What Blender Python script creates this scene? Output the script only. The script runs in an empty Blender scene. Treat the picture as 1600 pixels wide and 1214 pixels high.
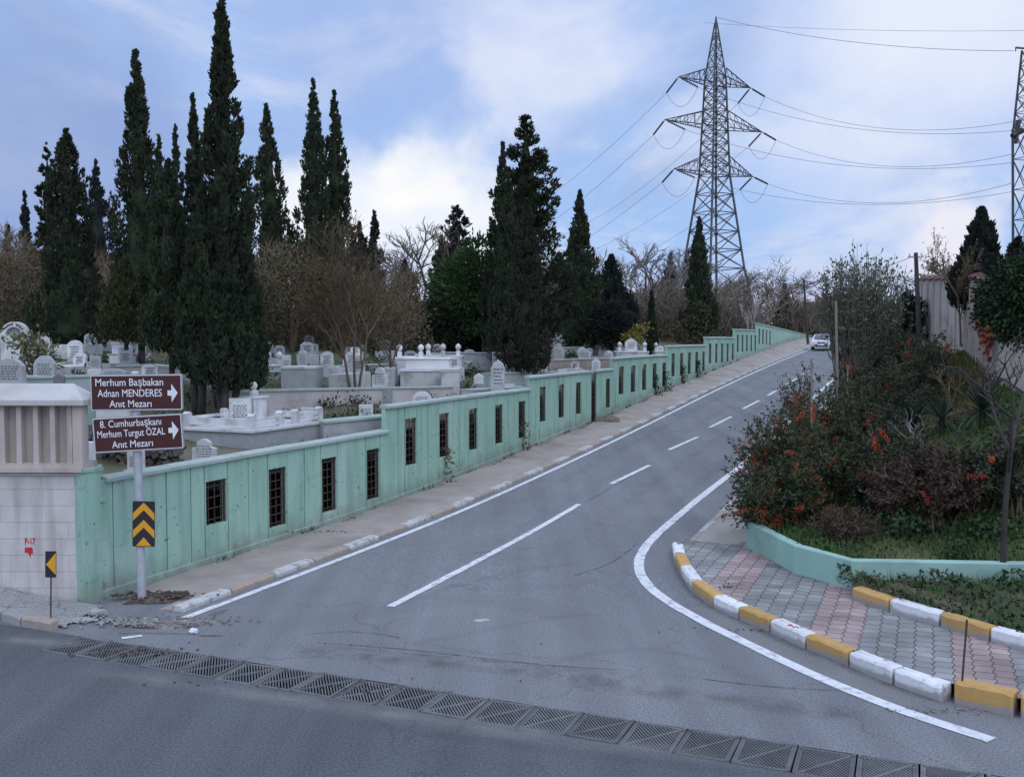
import bpy, bmesh, math, random
import numpy as np
from mathutils import Vector, Matrix
from mathutils.geometry import tessellate_polygon
R = math.radians
sc = bpy.context.scene
COL = sc.collection

# ---------------------------------------------------------------- camera
F = 1555.0; HZ = 530.0; CAM = np.array((0.0, 0.0, 4.2)); PITCH = math.atan((607 - HZ) / F)
cd = bpy.data.cameras.new('camera'); cam = bpy.data.objects.new('camera', cd); COL.objects.link(cam)
cam.location = CAM; cam.rotation_euler = (math.pi / 2 - PITCH, 0, 0)
cd.sensor_width = 36; cd.lens = F / 1600 * 36; cd.clip_end = 3000; cd.clip_start = 0.1
sc.camera = cam

# ---------------------------------------------------------------- sky, sun, exposure
SUN_EL, SUN_AZ = R(48), R(150)            # high and behind the clouds, from behind-right of the camera
sc.view_settings.view_transform = 'Standard'; sc.view_settings.look = 'None'
sc.view_settings.exposure = 0.0; sc.view_settings.gamma = 1.0
w = bpy.data.worlds.new('World'); sc.world = w; w.use_nodes = True
def build_sky():
    nt = w.node_tree; N = nt.nodes; L = nt.links; N.clear()
    def n(t, **k):
        o = N.new(t)
        for a, b in k.items(): setattr(o, a, b)
        return o
    def math_(op, a, b=None, c=None):
        m = n('ShaderNodeMath', operation=op)
        for i, v in enumerate((a, b, c)):
            if v is None: continue
            if isinstance(v, (int, float)): m.inputs[i].default_value = v
            else: L.new(v, m.inputs[i])
        return m.outputs[0]
    def mixc(f, a, b):
        m = n('ShaderNodeMix', data_type='RGBA')
        for i, v in ((0, f), (6, a), (7, b)):
            if isinstance(v, (int, float)): m.inputs[i].default_value = v
            elif isinstance(v, tuple): m.inputs[i].default_value = v + (1,)
            else: L.new(v, m.inputs[i])
        return m.outputs[2]
    def ramp(v, lo, hi):
        m = n('ShaderNodeMapRange', interpolation_type='SMOOTHSTEP'); m.inputs[1].default_value = lo; m.inputs[2].default_value = hi
        L.new(v, m.inputs[0]); return m.outputs[0]
    tc = n('ShaderNodeTexCoord'); d = tc.outputs['Generated']
    sep = n('ShaderNodeSeparateXYZ'); L.new(d, sep.inputs[0])
    sky = n('ShaderNodeTexSky', sky_type='NISHITA', sun_disc=False, sun_elevation=SUN_EL, sun_rotation=SUN_AZ, air_density=1.0, dust_density=1.0, ozone_density=2.0)
    S = 10.0                                             # colours below are divided by the 0.1 strength
    c = lambda r, g, b: (r * S, g * S, b * S)
    # cloud-plane coordinates: direction divided by height, so clouds flatten towards the horizon
    zz = math_('MAXIMUM', math_('ADD', sep.outputs[2], 0.16), 0.03)
    px = math_('DIVIDE', sep.outputs[0], zz); py = math_('DIVIDE', sep.outputs[1], zz)
    cx = n('ShaderNodeCombineXYZ'); L.new(px, cx.inputs[0]); L.new(py, cx.inputs[1])
    def noise(vec, scale, det, rough, off, dist=0.0):
        mp = n('ShaderNodeMapping'); L.new(vec, mp.inputs[0]); mp.inputs['Location'].default_value = off; mp.inputs['Scale'].default_value = (1, .6, 1)
        t = n('ShaderNodeTexNoise'); t.inputs['Scale'].default_value = scale; t.inputs['Detail'].default_value = det
        t.inputs['Roughness'].default_value = rough; t.inputs['Distortion'].default_value = dist
        L.new(mp.outputs[0], t.inputs['Vector']); return t.outputs[0]
    n1 = noise(cx.outputs[0], 0.9, 6, .52, (3.1, 1.7, 0)); n2 = noise(cx.outputs[0], 2.6, 5, .55, (7.3, 2.9, 0), .4)
    n3 = noise(d, 5.5, 6, .55, (1.3, 4.9, 2.0))
    def blob(px_, py_, rad, soft=1.0):
        v = Vector(((px_ - 800) / F, 1.0, -(py_ - HZ) / F)).normalized()
        dt = n('ShaderNodeVectorMath', operation='DISTANCE'); L.new(d, dt.inputs[0]); dt.inputs[1].default_value = v
        wob = math_('ADD', dt.outputs['Value'], math_('MULTIPLY', math_('SUBTRACT', n3, .5), .22 * soft))
        return ramp(math_('MULTIPLY', wob, -1.0), -rad, -rad * .25)
    blue = mixc(ramp(sep.outputs[2], 0.0, 0.30), c(.345, .555, .96), c(.40, .56, .93))
    base = mixc(.12, blue, sky.outputs[0])
    # large pale cloud sheets
    pale = c(.56, .68, .98)
    m1 = ramp(n1, .40, .62)
    base = mixc(math_('MULTIPLY', m1, .22), base, pale)
    k1 = ramp(noise(cx.outputs[0], 2.1, 7, .6, (11.3, 5.2, 0), .6), .44, .66); base = mixc(math_('MULTIPLY', k1, .72), base, c(.66, .74, .92))
    k2 = ramp(noise(cx.outputs[0], 1.5, 7, .58, (2.7, 9.4, 0), .8), .50, .70); base = mixc(math_('MULTIPLY', k2, .45), base, c(.32, .42, .66))
    # grey-blue shadowed sheet in upper left
    g = blob(110, 330, .25, 1.6); base = mixc(math_('MULTIPLY', g, .75), base, c(.27, .37, .66))
    g = blob(560, 100, .16, 1.8); base = mixc(math_('MULTIPLY', g, .35), base, c(.33, .45, .80))
    # bright veil in upper right
    v1 = blob(1440, 60, .19, 1.0); base = mixc(math_('MULTIPLY', v1, .85), base, c(.82, .87, 1.0))
    v2 = blob(900, 110, .11, 1.5); base = mixc(math_('MULTIPLY', v2, .4), base, c(.74, .80, 1.0))
    # bright cumulus in the middle left, lower
    m2 = ramp(n2, .33, .60)
    for bx, by, br in ((665, 325, .095), (560, 335, .085), (470, 350, .07), (760, 365, .06)):
        b1 = blob(bx, by, br, 1.0); base = mixc(math_('MULTIPLY', b1, .85), base, c(.91, .94, 1.0))
    b2 = blob(640, 300, .06, 1.0); base = mixc(math_('MULTIPLY', math_('MULTIPLY', b2, m2), .9), base, c(1.02, 1.0, .98))
    b3 = blob(870, 120, .075, 1.5); base = mixc(math_('MULTIPLY', math_('MULTIPLY', b3, m2), .5), base, c(.84, .88, .98))
    b4 = blob(1500, 370, .06, .7); base = mixc(math_('MULTIPLY', b4, .8), base, c(.95, .90, .95))
    # pinkish band low down
    low = ramp(math_('MULTIPLY', sep.outputs[2], -1.0), -.085, -.01)
    base = mixc(math_('MULTIPLY', low, .55), base, c(.85, .66, .72))
    # overhead and behind the camera: even overcast brightness
    up = ramp(sep.outputs[2], .42, .75); base = mixc(math_('MULTIPLY', up, .9), base, c(1.06, 1.27, 1.75))
    back = ramp(math_('MULTIPLY', sep.outputs[1], -1.0), -.2, .4); base = mixc(math_('MULTIPLY', back, .8), base, c(.98, 1.16, 1.58))
    bg = n('ShaderNodeBackground'); bg.inputs['Strength'].default_value = 0.1; L.new(base, bg.inputs[0])
    o = n('ShaderNodeOutputWorld'); L.new(bg.outputs[0], o.inputs[0])
build_sky()
sd = bpy.data.lights.new('sun', 'SUN'); sd.energy = 0.6; sd.angle = R(40); sd.color = (1.0, .97, .94)
sun = bpy.data.objects.new('sun', sd); COL.objects.link(sun)
sun.rotation_euler = Vector((math.sin(SUN_AZ) * math.cos(SUN_EL), math.cos(SUN_AZ) * math.cos(SUN_EL), math.sin(SUN_EL))).to_track_quat('Z', 'Y').to_euler()

# ---------------------------------------------------------------- geometry of the place
_f = np.array((0, math.cos(PITCH), -math.sin(PITCH))); _u = np.array((0, math.sin(PITCH), math.cos(PITCH))); _r = np.array((1., 0, 0))
def ray(px, py): return _f + (px - 800) / F * _r - (py - 607) / F * _u
def at(px, py, Y):                       # the point seen at a pixel at a given distance
    d = ray(px, py); return CAM + d * (Y / d[1])
def G(px, py, z=0.0):                    # the point seen at a pixel at a given height
    d = ray(px, py); return CAM + d * ((z - CAM[2]) / d[2])
TH = math.atan(650 / F); DX, DY = math.sin(TH), math.cos(TH)
W0 = G(133, 945)
def sn(x, y): return ((x - W0[0]) * DX + (y - W0[1]) * DY, (x - W0[0]) * DY - (y - W0[1]) * DX)
def xy(s, n): return (W0[0] + s * DX + n * DY, W0[1] + s * DY - n * DX)
_S = np.arange(-60, 420, 1.0)
def _prof(pts, k=5):
    a = np.interp(_S, [p[0] for p in pts], [p[1] for p in pts]); pad = np.pad(a, k, 'edge')
    return np.convolve(pad, np.ones(2 * k + 1) / (2 * k + 1), 'valid')
_HR = _prof([(-60, 0), (4, 0), (9.5, .05), (19, .42), (28.6, .88), (38, 1.38), (47.6, 1.83), (57, 2.22), (66, 2.58), (80, 3.05), (95, 3.6), (112, 3.95), (140, 3.9), (200, 2.5), (420, 2)], 3)
_HW = _prof([(-60, 0), (3, 0), (9.5, .09), (19, .54), (28.6, 1.03), (38, 1.62), (47.6, 2.13), (57, 2.62), (66.6, 3.1), (84, 3.9), (100, 4.35), (140, 4.5), (200, 3), (420, 3)], 3)
def hr(s): return np.interp(s, _S, _HR)
def hw(s): return np.interp(s, _S, _HW)
def T(px, py, off=0.0):                  # the point of the road surface seen at a pixel
    d = ray(px, py); Y = np.arange(8, 140, .02); P = CAM[None] + d[None] * (Y / d[1])[:, None]
    s, n_ = sn(P[:, 0], P[:, 1]); below = P[:, 2] < hr(s) + off
    return P[np.argmax(below)] if below.any() else P[-1]
def zc(s, n):                            # cemetery ground
    s = np.asarray(s, float); m = np.maximum(-np.asarray(n, float), 0)
    f = np.interp(m, [0, 2.5, 5, 10, 20, 40, 100, 300], [0, 0, .45, 1.1, 2.0, 3.0, 5.0, 9.0])
    return 1.45 + .037 * np.clip(s, -5, 74) + f + .02 * np.clip(-s, 0, 20)
def zcx(x, y): return float(zc(*sn(x, y)))

# ---------------------------------------------------------------- helpers: objects
def tag(o, label=None, cat=None, group=None, kind=None):
    if label: o['label'] = label
    if cat: o['category'] = cat
    if group: o['group'] = group
    if kind: o['kind'] = kind
    return o
def empty(name, loc, rz=0.0, label=None, cat=None, group=None):
    o = bpy.data.objects.new(name, None); COL.objects.link(o); o.location = tuple(float(v) for v in loc); o.rotation_euler = (0, 0, rz)
    o.empty_display_size = .2
    return tag(o, label, cat, group)
class MB:
    def __init__(s): s.v = []; s.f = []; s.m = []
    def add(s, vs, fs, m=0):
        b = len(s.v); s.v += [tuple(float(c) for c in p) for p in vs]; s.f += [tuple(b + i for i in f) for f in fs]; s.m += [m] * len(fs); return s
    def box(s, c, sz, rz=0.0, m=0, M=None, taper=1.0):
        x, y, z = (q / 2 for q in sz); vs = []
        for dz, t in ((-z, 1.0), (z, taper)):
            for dx, dy in ((-x, -y), (x, -y), (x, y), (-x, y)):
                p = Vector((dx * t, dy * t, dz))
                if rz: p = Matrix.Rotation(rz, 3, 'Z') @ p
                if M is not None: p = M @ p
                vs.append((p.x + c[0], p.y + c[1], p.z + c[2]))
        return s.add(vs, [(3, 2, 1, 0), (4, 5, 6, 7), (0, 1, 5, 4), (1, 2, 6, 5), (2, 3, 7, 6), (3, 0, 4, 7)], m)
    def tube(s, p0, p1, r0, r1=None, k=6, m=0, cap=True):
        r1 = r0 if r1 is None else r1
        p0 = Vector([float(c) for c in p0]); p1 = Vector([float(c) for c in p1]); d = (p1 - p0)
        if d.length < 1e-6: return s
        d.normalize(); a = d.orthogonal().normalized(); b = d.cross(a); vs = []
        for p, r in ((p0, r0), (p1, r1)):
            for i in range(k):
                t = 2 * math.pi * i / k; vs.append(p + a * (r * math.cos(t)) + b * (r * math.sin(t)))
        fs = [(i, (i + 1) % k, k + (i + 1) % k, k + i) for i in range(k)]
        if cap: fs += [tuple(range(k - 1, -1, -1)), tuple(range(k, 2 * k))]
        return s.add(vs, fs, m)
    def path(s, pts, rs, k=6, m=0):
        for i in range(len(pts) - 1): s.tube(pts[i], pts[i + 1], rs[i], rs[i + 1], k, m)
        return s
    def lathe(s, c, prof, k=12, m=0):
        vs = [(c[0] + r * math.cos(2 * math.pi * i / k), c[1] + r * math.sin(2 * math.pi * i / k), c[2] + z) for r, z in prof for i in range(k)]
        fs = [(j * k + i, j * k + (i + 1) % k, (j + 1) * k + (i + 1) % k, (j + 1) * k + i) for j in range(len(prof) - 1) for i in range(k)]
        fs += [tuple(range(k - 1, -1, -1)), tuple(range((len(prof) - 1) * k, len(prof) * k))]
        return s.add(vs, fs, m)
    def prism(s, poly, y0, y1, m=0, M=None, c=(0, 0, 0)):        # poly in x,z extruded along y
        k = len(poly); vs = [(x, y0, z) for x, z in poly] + [(x, y1, z) for x, z in poly]
        if M is not None: vs = [M @ Vector(p) for p in vs]
        vs = [(p[0] + c[0], p[1] + c[1], p[2] + c[2]) for p in vs]
        tri = tessellate_polygon([[Vector((x, z, 0)) for x, z in poly]])
        fs = [tuple(t) for t in tri] + [tuple(k + i for i in reversed(t)) for t in tri] + [(i, k + i, k + (i + 1) % k, (i + 1) % k) for i in range(k)]
        return s.add(vs, fs, m)
    def build(s, name, mats, parent=None, smooth=False, loc=None, bevel=0.0, fix=True):
        me = bpy.data.meshes.new(name); me.from_pydata(s.v, [], s.f)
        for q in (mats if isinstance(mats, (list, tuple)) else [mats]): me.materials.append(q)
        me.polygons.foreach_set('material_index', s.m)
        if fix:
            bm = bmesh.new(); bm.from_mesh(me); bmesh.ops.recalc_face_normals(bm, faces=bm.faces); bm.to_mesh(me); bm.free()
        if smooth: me.polygons.foreach_set('use_smooth', [True] * len(me.polygons))
        me.update()
        o = bpy.data.objects.new(name, me); COL.objects.link(o)
        if parent: o.parent = parent
        if loc is not None: o.location = tuple(float(v) for v in loc)
        if bevel:
            b = o.modifiers.new('bevel', 'BEVEL'); b.width = bevel; b.segments = 2; b.limit_method = 'ANGLE'
        return o
def npmesh(name, V, Fq, mat, parent=None, loc=None, smooth=False):   # V (N,3), Fq (M,k) all faces with k corners
    me = bpy.data.meshes.new(name); V = np.asarray(V, np.float32); Fq = np.asarray(Fq, np.int32); k = Fq.shape[1]
    me.vertices.add(len(V)); me.vertices.foreach_set('co', V.ravel())
    me.loops.add(Fq.size); me.loops.foreach_set('vertex_index', Fq.ravel())
    me.polygons.add(len(Fq)); me.polygons.foreach_set('loop_start', np.arange(0, Fq.size, k, dtype=np.int32))
    if smooth: me.polygons.foreach_set('use_smooth', np.ones(len(Fq), bool))
    me.materials.append(mat); me.update(calc_edges=True); me.validate()
    o = bpy.data.objects.new(name, me); COL.objects.link(o)
    if parent: o.parent = parent
    if loc is not None: o.location = tuple(float(v) for v in loc)
    return o
def grid(name, S, N, zf, mat, keep=None, kind='structure', uv=None):    # sheet over (s, n) coordinates
    S = np.asarray(S, float); N = np.asarray(N, float); ss, nn = np.meshgrid(S, N, indexing='ij')
    x, y = xy(ss, nn); z = zf(ss, nn); V = np.stack([x, y, z], -1).reshape(-1, 3)
    a = np.arange(len(S) * len(N)).reshape(len(S), len(N)); Q = np.stack([a[:-1, :-1], a[:-1, 1:], a[1:, 1:], a[1:, :-1]], -1).reshape(-1, 4)[:, ::-1]
    if keep is not None:
        ok = keep(ss, nn, x, y).ravel(); Q = Q[ok[Q].all(1)]
    o = npmesh(name, V, Q, mat, smooth=True); tag(o, kind=kind); return o
def copy_tree(o, parent=None):
    c = o.copy(); COL.objects.link(c)
    if parent: c.parent = parent
    for ch in list(o.children): copy_tree(ch, c)
    return c

# ---------------------------------------------------------------- helpers: materials
def mat(name, c1, c2=None, scale=4.0, rough=.8, bump=0.0, bscale=None, detail=6, c3=None, s3=.6, t3=(.5, .7), coord='Object', metal=0.0, spec=.3, rnd=0.0, mapsc=(1, 1, 1)):
    m = bpy.data.materials.new(name); m.use_nodes = True; nt = m.node_tree; N = nt.nodes; L = nt.links
    b = N['Principled BSDF']; b.inputs['Roughness'].default_value = rough; b.inputs['Metallic'].default_value = metal
    b.inputs['Specular IOR Level'].default_value = spec
    if coord == 'World': g = N.new('ShaderNodeNewGeometry'); src = g.outputs['Position']
    else: g = N.new('ShaderNodeTexCoord'); src = g.outputs[coord]
    mp = N.new('ShaderNodeMapping'); L.new(src, mp.inputs[0]); mp.inputs['Scale'].default_value = mapsc; src = mp.outputs[0]
    def noise(sc_, det):
        t = N.new('ShaderNodeTexNoise'); t.inputs['Scale'].default_value = sc_; t.inputs['Detail'].default_value = det; t.inputs['Roughness'].default_value = .6
        L.new(src, t.inputs['Vector']); return t.outputs[0]
    def ramp(v, lo, hi):
        r = N.new('ShaderNodeMapRange'); r.inputs[1].default_value = lo; r.inputs[2].default_value = hi; L.new(v, r.inputs[0]); return r.outputs[0]
    def mix(f, a, bb, bt='MIX'):
        x = N.new('ShaderNodeMix'); x.data_type = 'RGBA'; x.blend_type = bt
        for i, v in ((0, f), (6, a), (7, bb)):
            if isinstance(v, (int, float)): x.inputs[i].default_value = v
            elif isinstance(v, tuple): x.inputs[i].default_value = v + (1,)
            else: L.new(v, x.inputs[i])
        return x.outputs[2]
    col = c1
    if c2: col = mix(ramp(noise(scale, detail), .32, .68), c1, c2)
    if c3: col = mix(ramp(noise(s3, 5), *t3), col, c3)
    if rnd:
        oi = N.new('ShaderNodeObjectInfo'); hs = N.new('ShaderNodeHueSaturation')
        r = N.new('ShaderNodeMapRange'); r.inputs[3].default_value = 1 - rnd; r.inputs[4].default_value = 1 + rnd; L.new(oi.outputs['Random'], r.inputs[0]); L.new(r.outputs[0], hs.inputs['Value'])
        if isinstance(col, tuple): hs.inputs['Color'].default_value = col + (1,)
        else: L.new(col, hs.inputs['Color'])
        col = hs.outputs[0]
    if isinstance(col, tuple): b.inputs['Base Color'].default_value = col + (1,)
    else: L.new(col, b.inputs['Base Color'])
    if bump:
        bp = N.new('ShaderNodeBump'); bp.inputs['Strength'].default_value = bump; bp.inputs['Distance'].default_value = .02
        L.new(noise(bscale or scale * 4, 5), bp.inputs['Height']); L.new(bp.outputs[0], b.inputs['Normal'])
    m['_mix'] = 0
    return m
# ================================================================ materials of the setting
def paved_mat(name, base, alt, wear, crack=.0, cs=.28, cw=.006, rot=0.0):
    m = mat(name, base, alt, .22, .85, .45, 70, 8, wear, .12, (.5, .8), 'World', spec=.25)
    nt = m.node_tree; N = nt.nodes; L = nt.links; b = N['Principled BSDF']
    g = N.new('ShaderNodeNewGeometry'); src = b.inputs['Base Color'].links[0].from_socket
    t = N.new('ShaderNodeTexNoise'); t.inputs['Scale'].default_value = 38; t.inputs['Detail'].default_value = 3; L.new(g.outputs['Position'], t.inputs['Vector'])
    r = N.new('ShaderNodeMapRange'); r.inputs[1].default_value = .25; r.inputs[2].default_value = .75; r.inputs[3].default_value = .52; r.inputs[4].default_value = 1.46; L.new(t.outputs[0], r.inputs[0])
    x = N.new('ShaderNodeMix'); x.data_type = 'RGBA'; x.blend_type = 'MULTIPLY'; x.inputs[0].default_value = 1.0; L.new(src, x.inputs[6]); L.new(r.outputs[0], x.inputs[7]); src = x.outputs[2]
    # streaks along the direction of travel of the side road, and hairline cracks
    mp = N.new('ShaderNodeMapping'); mp.inputs['Rotation'].default_value = (0, 0, TH + rot); mp.inputs['Scale'].default_value = (1, .04, 1); L.new(g.outputs['Position'], mp.inputs[0])
    t = N.new('ShaderNodeTexNoise'); t.inputs['Scale'].default_value = 1.6; t.inputs['Detail'].default_value = 4; L.new(mp.outputs[0], t.inputs['Vector'])
    r = N.new('ShaderNodeMapRange'); r.inputs[1].default_value = .3; r.inputs[2].default_value = .7; r.inputs[3].default_value = .86; r.inputs[4].default_value = 1.12; L.new(t.outputs[0], r.inputs[0])
    x = N.new('ShaderNodeMix'); x.data_type = 'RGBA'; x.blend_type = 'MULTIPLY'; x.inputs[0].default_value = 1.0; L.new(src, x.inputs[6]); L.new(r.outputs[0], x.inputs[7]); src = x.outputs[2]
    if crack:
        d = N.new('ShaderNodeTexNoise'); d.inputs['Scale'].default_value = 1.2; d.inputs['Detail'].default_value = 5; L.new(g.outputs['Position'], d.inputs['Vector'])
        vm = N.new('ShaderNodeVectorMath'); vm.operation = 'MULTIPLY_ADD'; L.new(d.outputs['Color'], vm.inputs[0]); vm.inputs[1].default_value = (1.4, 1.4, 0); L.new(g.outputs['Position'], vm.inputs[2])
        v = N.new('ShaderNodeTexVoronoi'); v.feature = 'DISTANCE_TO_EDGE'; v.inputs['Scale'].default_value = cs; L.new(vm.outputs[0], v.inputs['Vector'])
        r = N.new('ShaderNodeMapRange'); r.inputs[1].default_value = .0; r.inputs[2].default_value = cw; r.inputs[3].default_value = 1 - crack; r.inputs[4].default_value = 1; L.new(v.outputs[0], r.inputs[0])
        x = N.new('ShaderNodeMix'); x.data_type = 'RGBA'; x.blend_type = 'MULTIPLY'; x.inputs[0].default_value = 1.0; L.new(src, x.inputs[6]); L.new(r.outputs[0], x.inputs[7]); src = x.outputs[2]
    L.new(src, b.inputs['Base Color']); return m
M_ASPH = paved_mat('asphalt', (.160, .163, .172), (.192, .195, .202), (.22, .22, .222), .22)
M_MAIN = paved_mat('main_asphalt', (.090, .095, .105), (.108, .113, .122), (.12, .121, .125), .2, rot=math.pi / 2)
M_PATCH = paved_mat('asphalt_patch', (.105, .105, .105), (.15, .148, .142), (.19, .185, .17), .5)
M_CONC = mat('pavement_concrete', (.29, .25, .215), (.38, .335, .295), 1.3, .9, .4, 30, 8, (.20, .17, .14), .5, (.52, .75), 'World')
M_SLAB = paved_mat('worn_concrete', (.25, .243, .24), (.36, .35, .34), (.19, .175, .16), .5, 1.1, .012)
M_SOIL = mat('soil', (.07, .055, .04), (.13, .10, .07), 2.5, 1.0, .6, 20, 8, (.05, .07, .025), .8, (.45, .65), 'World')
M_TURF = mat('turf', (.05, .085, .028), (.085, .12, .042), 1.6, 1.0, .6, 25, 8, (.11, .085, .045), .45, (.5, .66), 'World')
M_CEM = mat('cemetery_earth', (.06, .075, .03), (.13, .11, .075), .7, 1.0, .6, 15, 8, (.18, .16, .13), .3, (.5, .7), 'World')
M_LINE = mat('road_paint', (.56, .57, .58), (.68, .68, .69), 5, .7, .2, 40, 6, (.28, .28, .30), 6.5, (.52, .70), 'World')
M_LINEW = mat('worn_road_paint', (.62, .62, .62), (.75, .74, .73), 3, .7, .2, 40, 6, (.25, .25, .26), 4.0, (.50, .60), 'World')
M_IRON = mat('cast_iron', (.095, .095, .098), (.15, .148, .148), 6, .65, .3, 40, 5, (.15, .13, .112), 2.5, (.55, .75), 'World', spec=.4, rnd=.2)
M_PIT = mat('drain_dark', (.012, .012, .013), None, rough=1.0)
def kerb_mat(name, c1, c2, dirt):
    m = mat(name, c1, c2, 5, .8, .4, 30, 6, dirt, 7, (.54, .64), rnd=.10)
    nt = m.node_tree; N = nt.nodes; L = nt.links; b = N['Principled BSDF']; src = b.inputs['Base Color'].links[0].from_socket
    tc = N.new('ShaderNodeTexCoord'); sp = N.new('ShaderNodeSeparateXYZ'); L.new(tc.outputs['Object'], sp.inputs[0])
    t = N.new('ShaderNodeTexNoise'); t.inputs['Scale'].default_value = 6; t.inputs['Detail'].default_value = 6; L.new(tc.outputs['Object'], t.inputs['Vector'])
    a = N.new('ShaderNodeMath'); a.operation = 'MULTIPLY_ADD'; L.new(t.outputs[0], a.inputs[0]); a.inputs[1].default_value = -.10; L.new(sp.outputs[2], a.inputs[2])
    r = N.new('ShaderNodeMapRange'); r.inputs[1].default_value = .0; r.inputs[2].default_value = .045; L.new(a.outputs[0], r.inputs[0])
    x = N.new('ShaderNodeMix'); x.data_type = 'RGBA'; L.new(r.outputs[0], x.inputs[0]); x.inputs[6].default_value = dirt + (1,); L.new(src, x.inputs[7]); L.new(x.outputs[2], b.inputs['Base Color'])
    return m
M_KW = kerb_mat('white_kerb_paint', (.62, .62, .615), (.73, .725, .72), (.34, .325, .315))
M_KO = kerb_mat('ochre_kerb_paint', (.47, .275, .085), (.54, .33, .12), (.30, .265, .235))
M_KG = mat('bare_kerb', (.27, .26, .255), (.36, .35, .34), 4, .9, .4, 25, 6, (.20, .18, .17), 2, (.5, .7))
M_KOW = mat('faded_ochre_kerb', (.40, .285, .205), (.34, .295, .26), 5, .9, .3, 30, 6, (.28, .255, .235), 6, (.46, .6), 'World')
M_KWW = mat('faded_white_kerb', (.52, .515, .51), (.42, .41, .40), 5, .9, .3, 30, 6, (.29, .265, .245), 6, (.48, .62), 'World')
def paver_mat():
    m = bpy.data.materials.new('block_paving'); m.use_nodes = True; N = m.node_tree.nodes; L = m.node_tree.links; b = N['Principled BSDF']; b.inputs['Roughness'].default_value = .9
    g = N.new('ShaderNodeNewGeometry'); mp = N.new('ShaderNodeMapping'); L.new(g.outputs['Position'], mp.inputs[0])
    mp.inputs['Rotation'].default_value = (0, 0, TH)
    nx, ns = W0[0] * DY - W0[1] * DX, W0[0] * DX + W0[1] * DY
    mp.inputs['Location'].default_value = (-nx, -ns, 0)                       # x = n, y = s
    sp = N.new('ShaderNodeSeparateXYZ'); L.new(mp.outputs[0], sp.inputs[0])
    def mth(op, a, bb):
        q = N.new('ShaderNodeMath'); q.operation = op
        for i, v in enumerate((a, bb)):
            if isinstance(v, (int, float)): q.inputs[i].default_value = v
            else: L.new(v, q.inputs[i])
        return q.outputs[0]
    wob = mth('MULTIPLY', mth('SINE', mth('MULTIPLY', sp.outputs[1], 2 * math.pi / .23), 0), .014)   # interlocking wavy joints
    cb = N.new('ShaderNodeCombineXYZ'); L.new(sp.outputs[1], cb.inputs[0]); L.new(mth('ADD', sp.outputs[0], wob), cb.inputs[1])
    br = N.new('ShaderNodeTexBrick'); L.new(cb.outputs[0], br.inputs['Vector']); br.inputs['Scale'].default_value = 1.0; br.inputs['Brick Width'].default_value = .23; br.inputs['Row Height'].default_value = .225
    br.inputs['Mortar Size'].default_value = .0085; br.inputs['Mortar Smooth'].default_value = .4; br.inputs['Bias'].default_value = -.1
    br.inputs['Color1'].default_value = (.84, .84, .84, 1); br.inputs['Color2'].default_value = (1.18, 1.18, 1.17, 1); br.inputs['Mortar'].default_value = (.34, .33, .30, 1)
    fr = mth('FRACT', mth('DIVIDE', mth('SUBTRACT', mth('ADD', sp.outputs[0], wob), 9.0), 1.80), 0); band = mth('LESS_THAN', fr, .375)
    t = N.new('ShaderNodeTexNoise'); t.inputs['Scale'].default_value = 1.4; t.inputs['Detail'].default_value = 7; L.new(g.outputs['Position'], t.inputs['Vector'])
    r = N.new('ShaderNodeMapRange'); r.inputs[1].default_value = .3; r.inputs[2].default_value = .7; r.inputs[3].default_value = .6; r.inputs[4].default_value = 1.2; L.new(t.outputs[0], r.inputs[0])
    x = N.new('ShaderNodeMix'); x.data_type = 'RGBA'; L.new(band, x.inputs[0]); x.inputs[6].default_value = (.245, .243, .236, 1); x.inputs[7].default_value = (.335, .25, .235, 1)
    y = N.new('ShaderNodeMix'); y.data_type = 'RGBA'; y.blend_type = 'MULTIPLY'; y.inputs[0].default_value = 1; L.new(x.outputs[2], y.inputs[6]); L.new(br.outputs['Color'], y.inputs[7])
    z = N.new('ShaderNodeMix'); z.data_type = 'RGBA'; z.blend_type = 'MULTIPLY'; z.inputs[0].default_value = 1; L.new(y.outputs[2], z.inputs[6]); L.new(r.outputs[0], z.inputs[7])
    L.new(z.outputs[2], b.inputs['Base Color'])
    bp = N.new('ShaderNodeBump'); bp.inputs['Distance'].default_value = .012; bp.invert = True; L.new(br.outputs['Fac'], bp.inputs['Height']); L.new(bp.outputs[0], b.inputs['Normal'])
    return m
M_PAVE = paver_mat()
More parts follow.
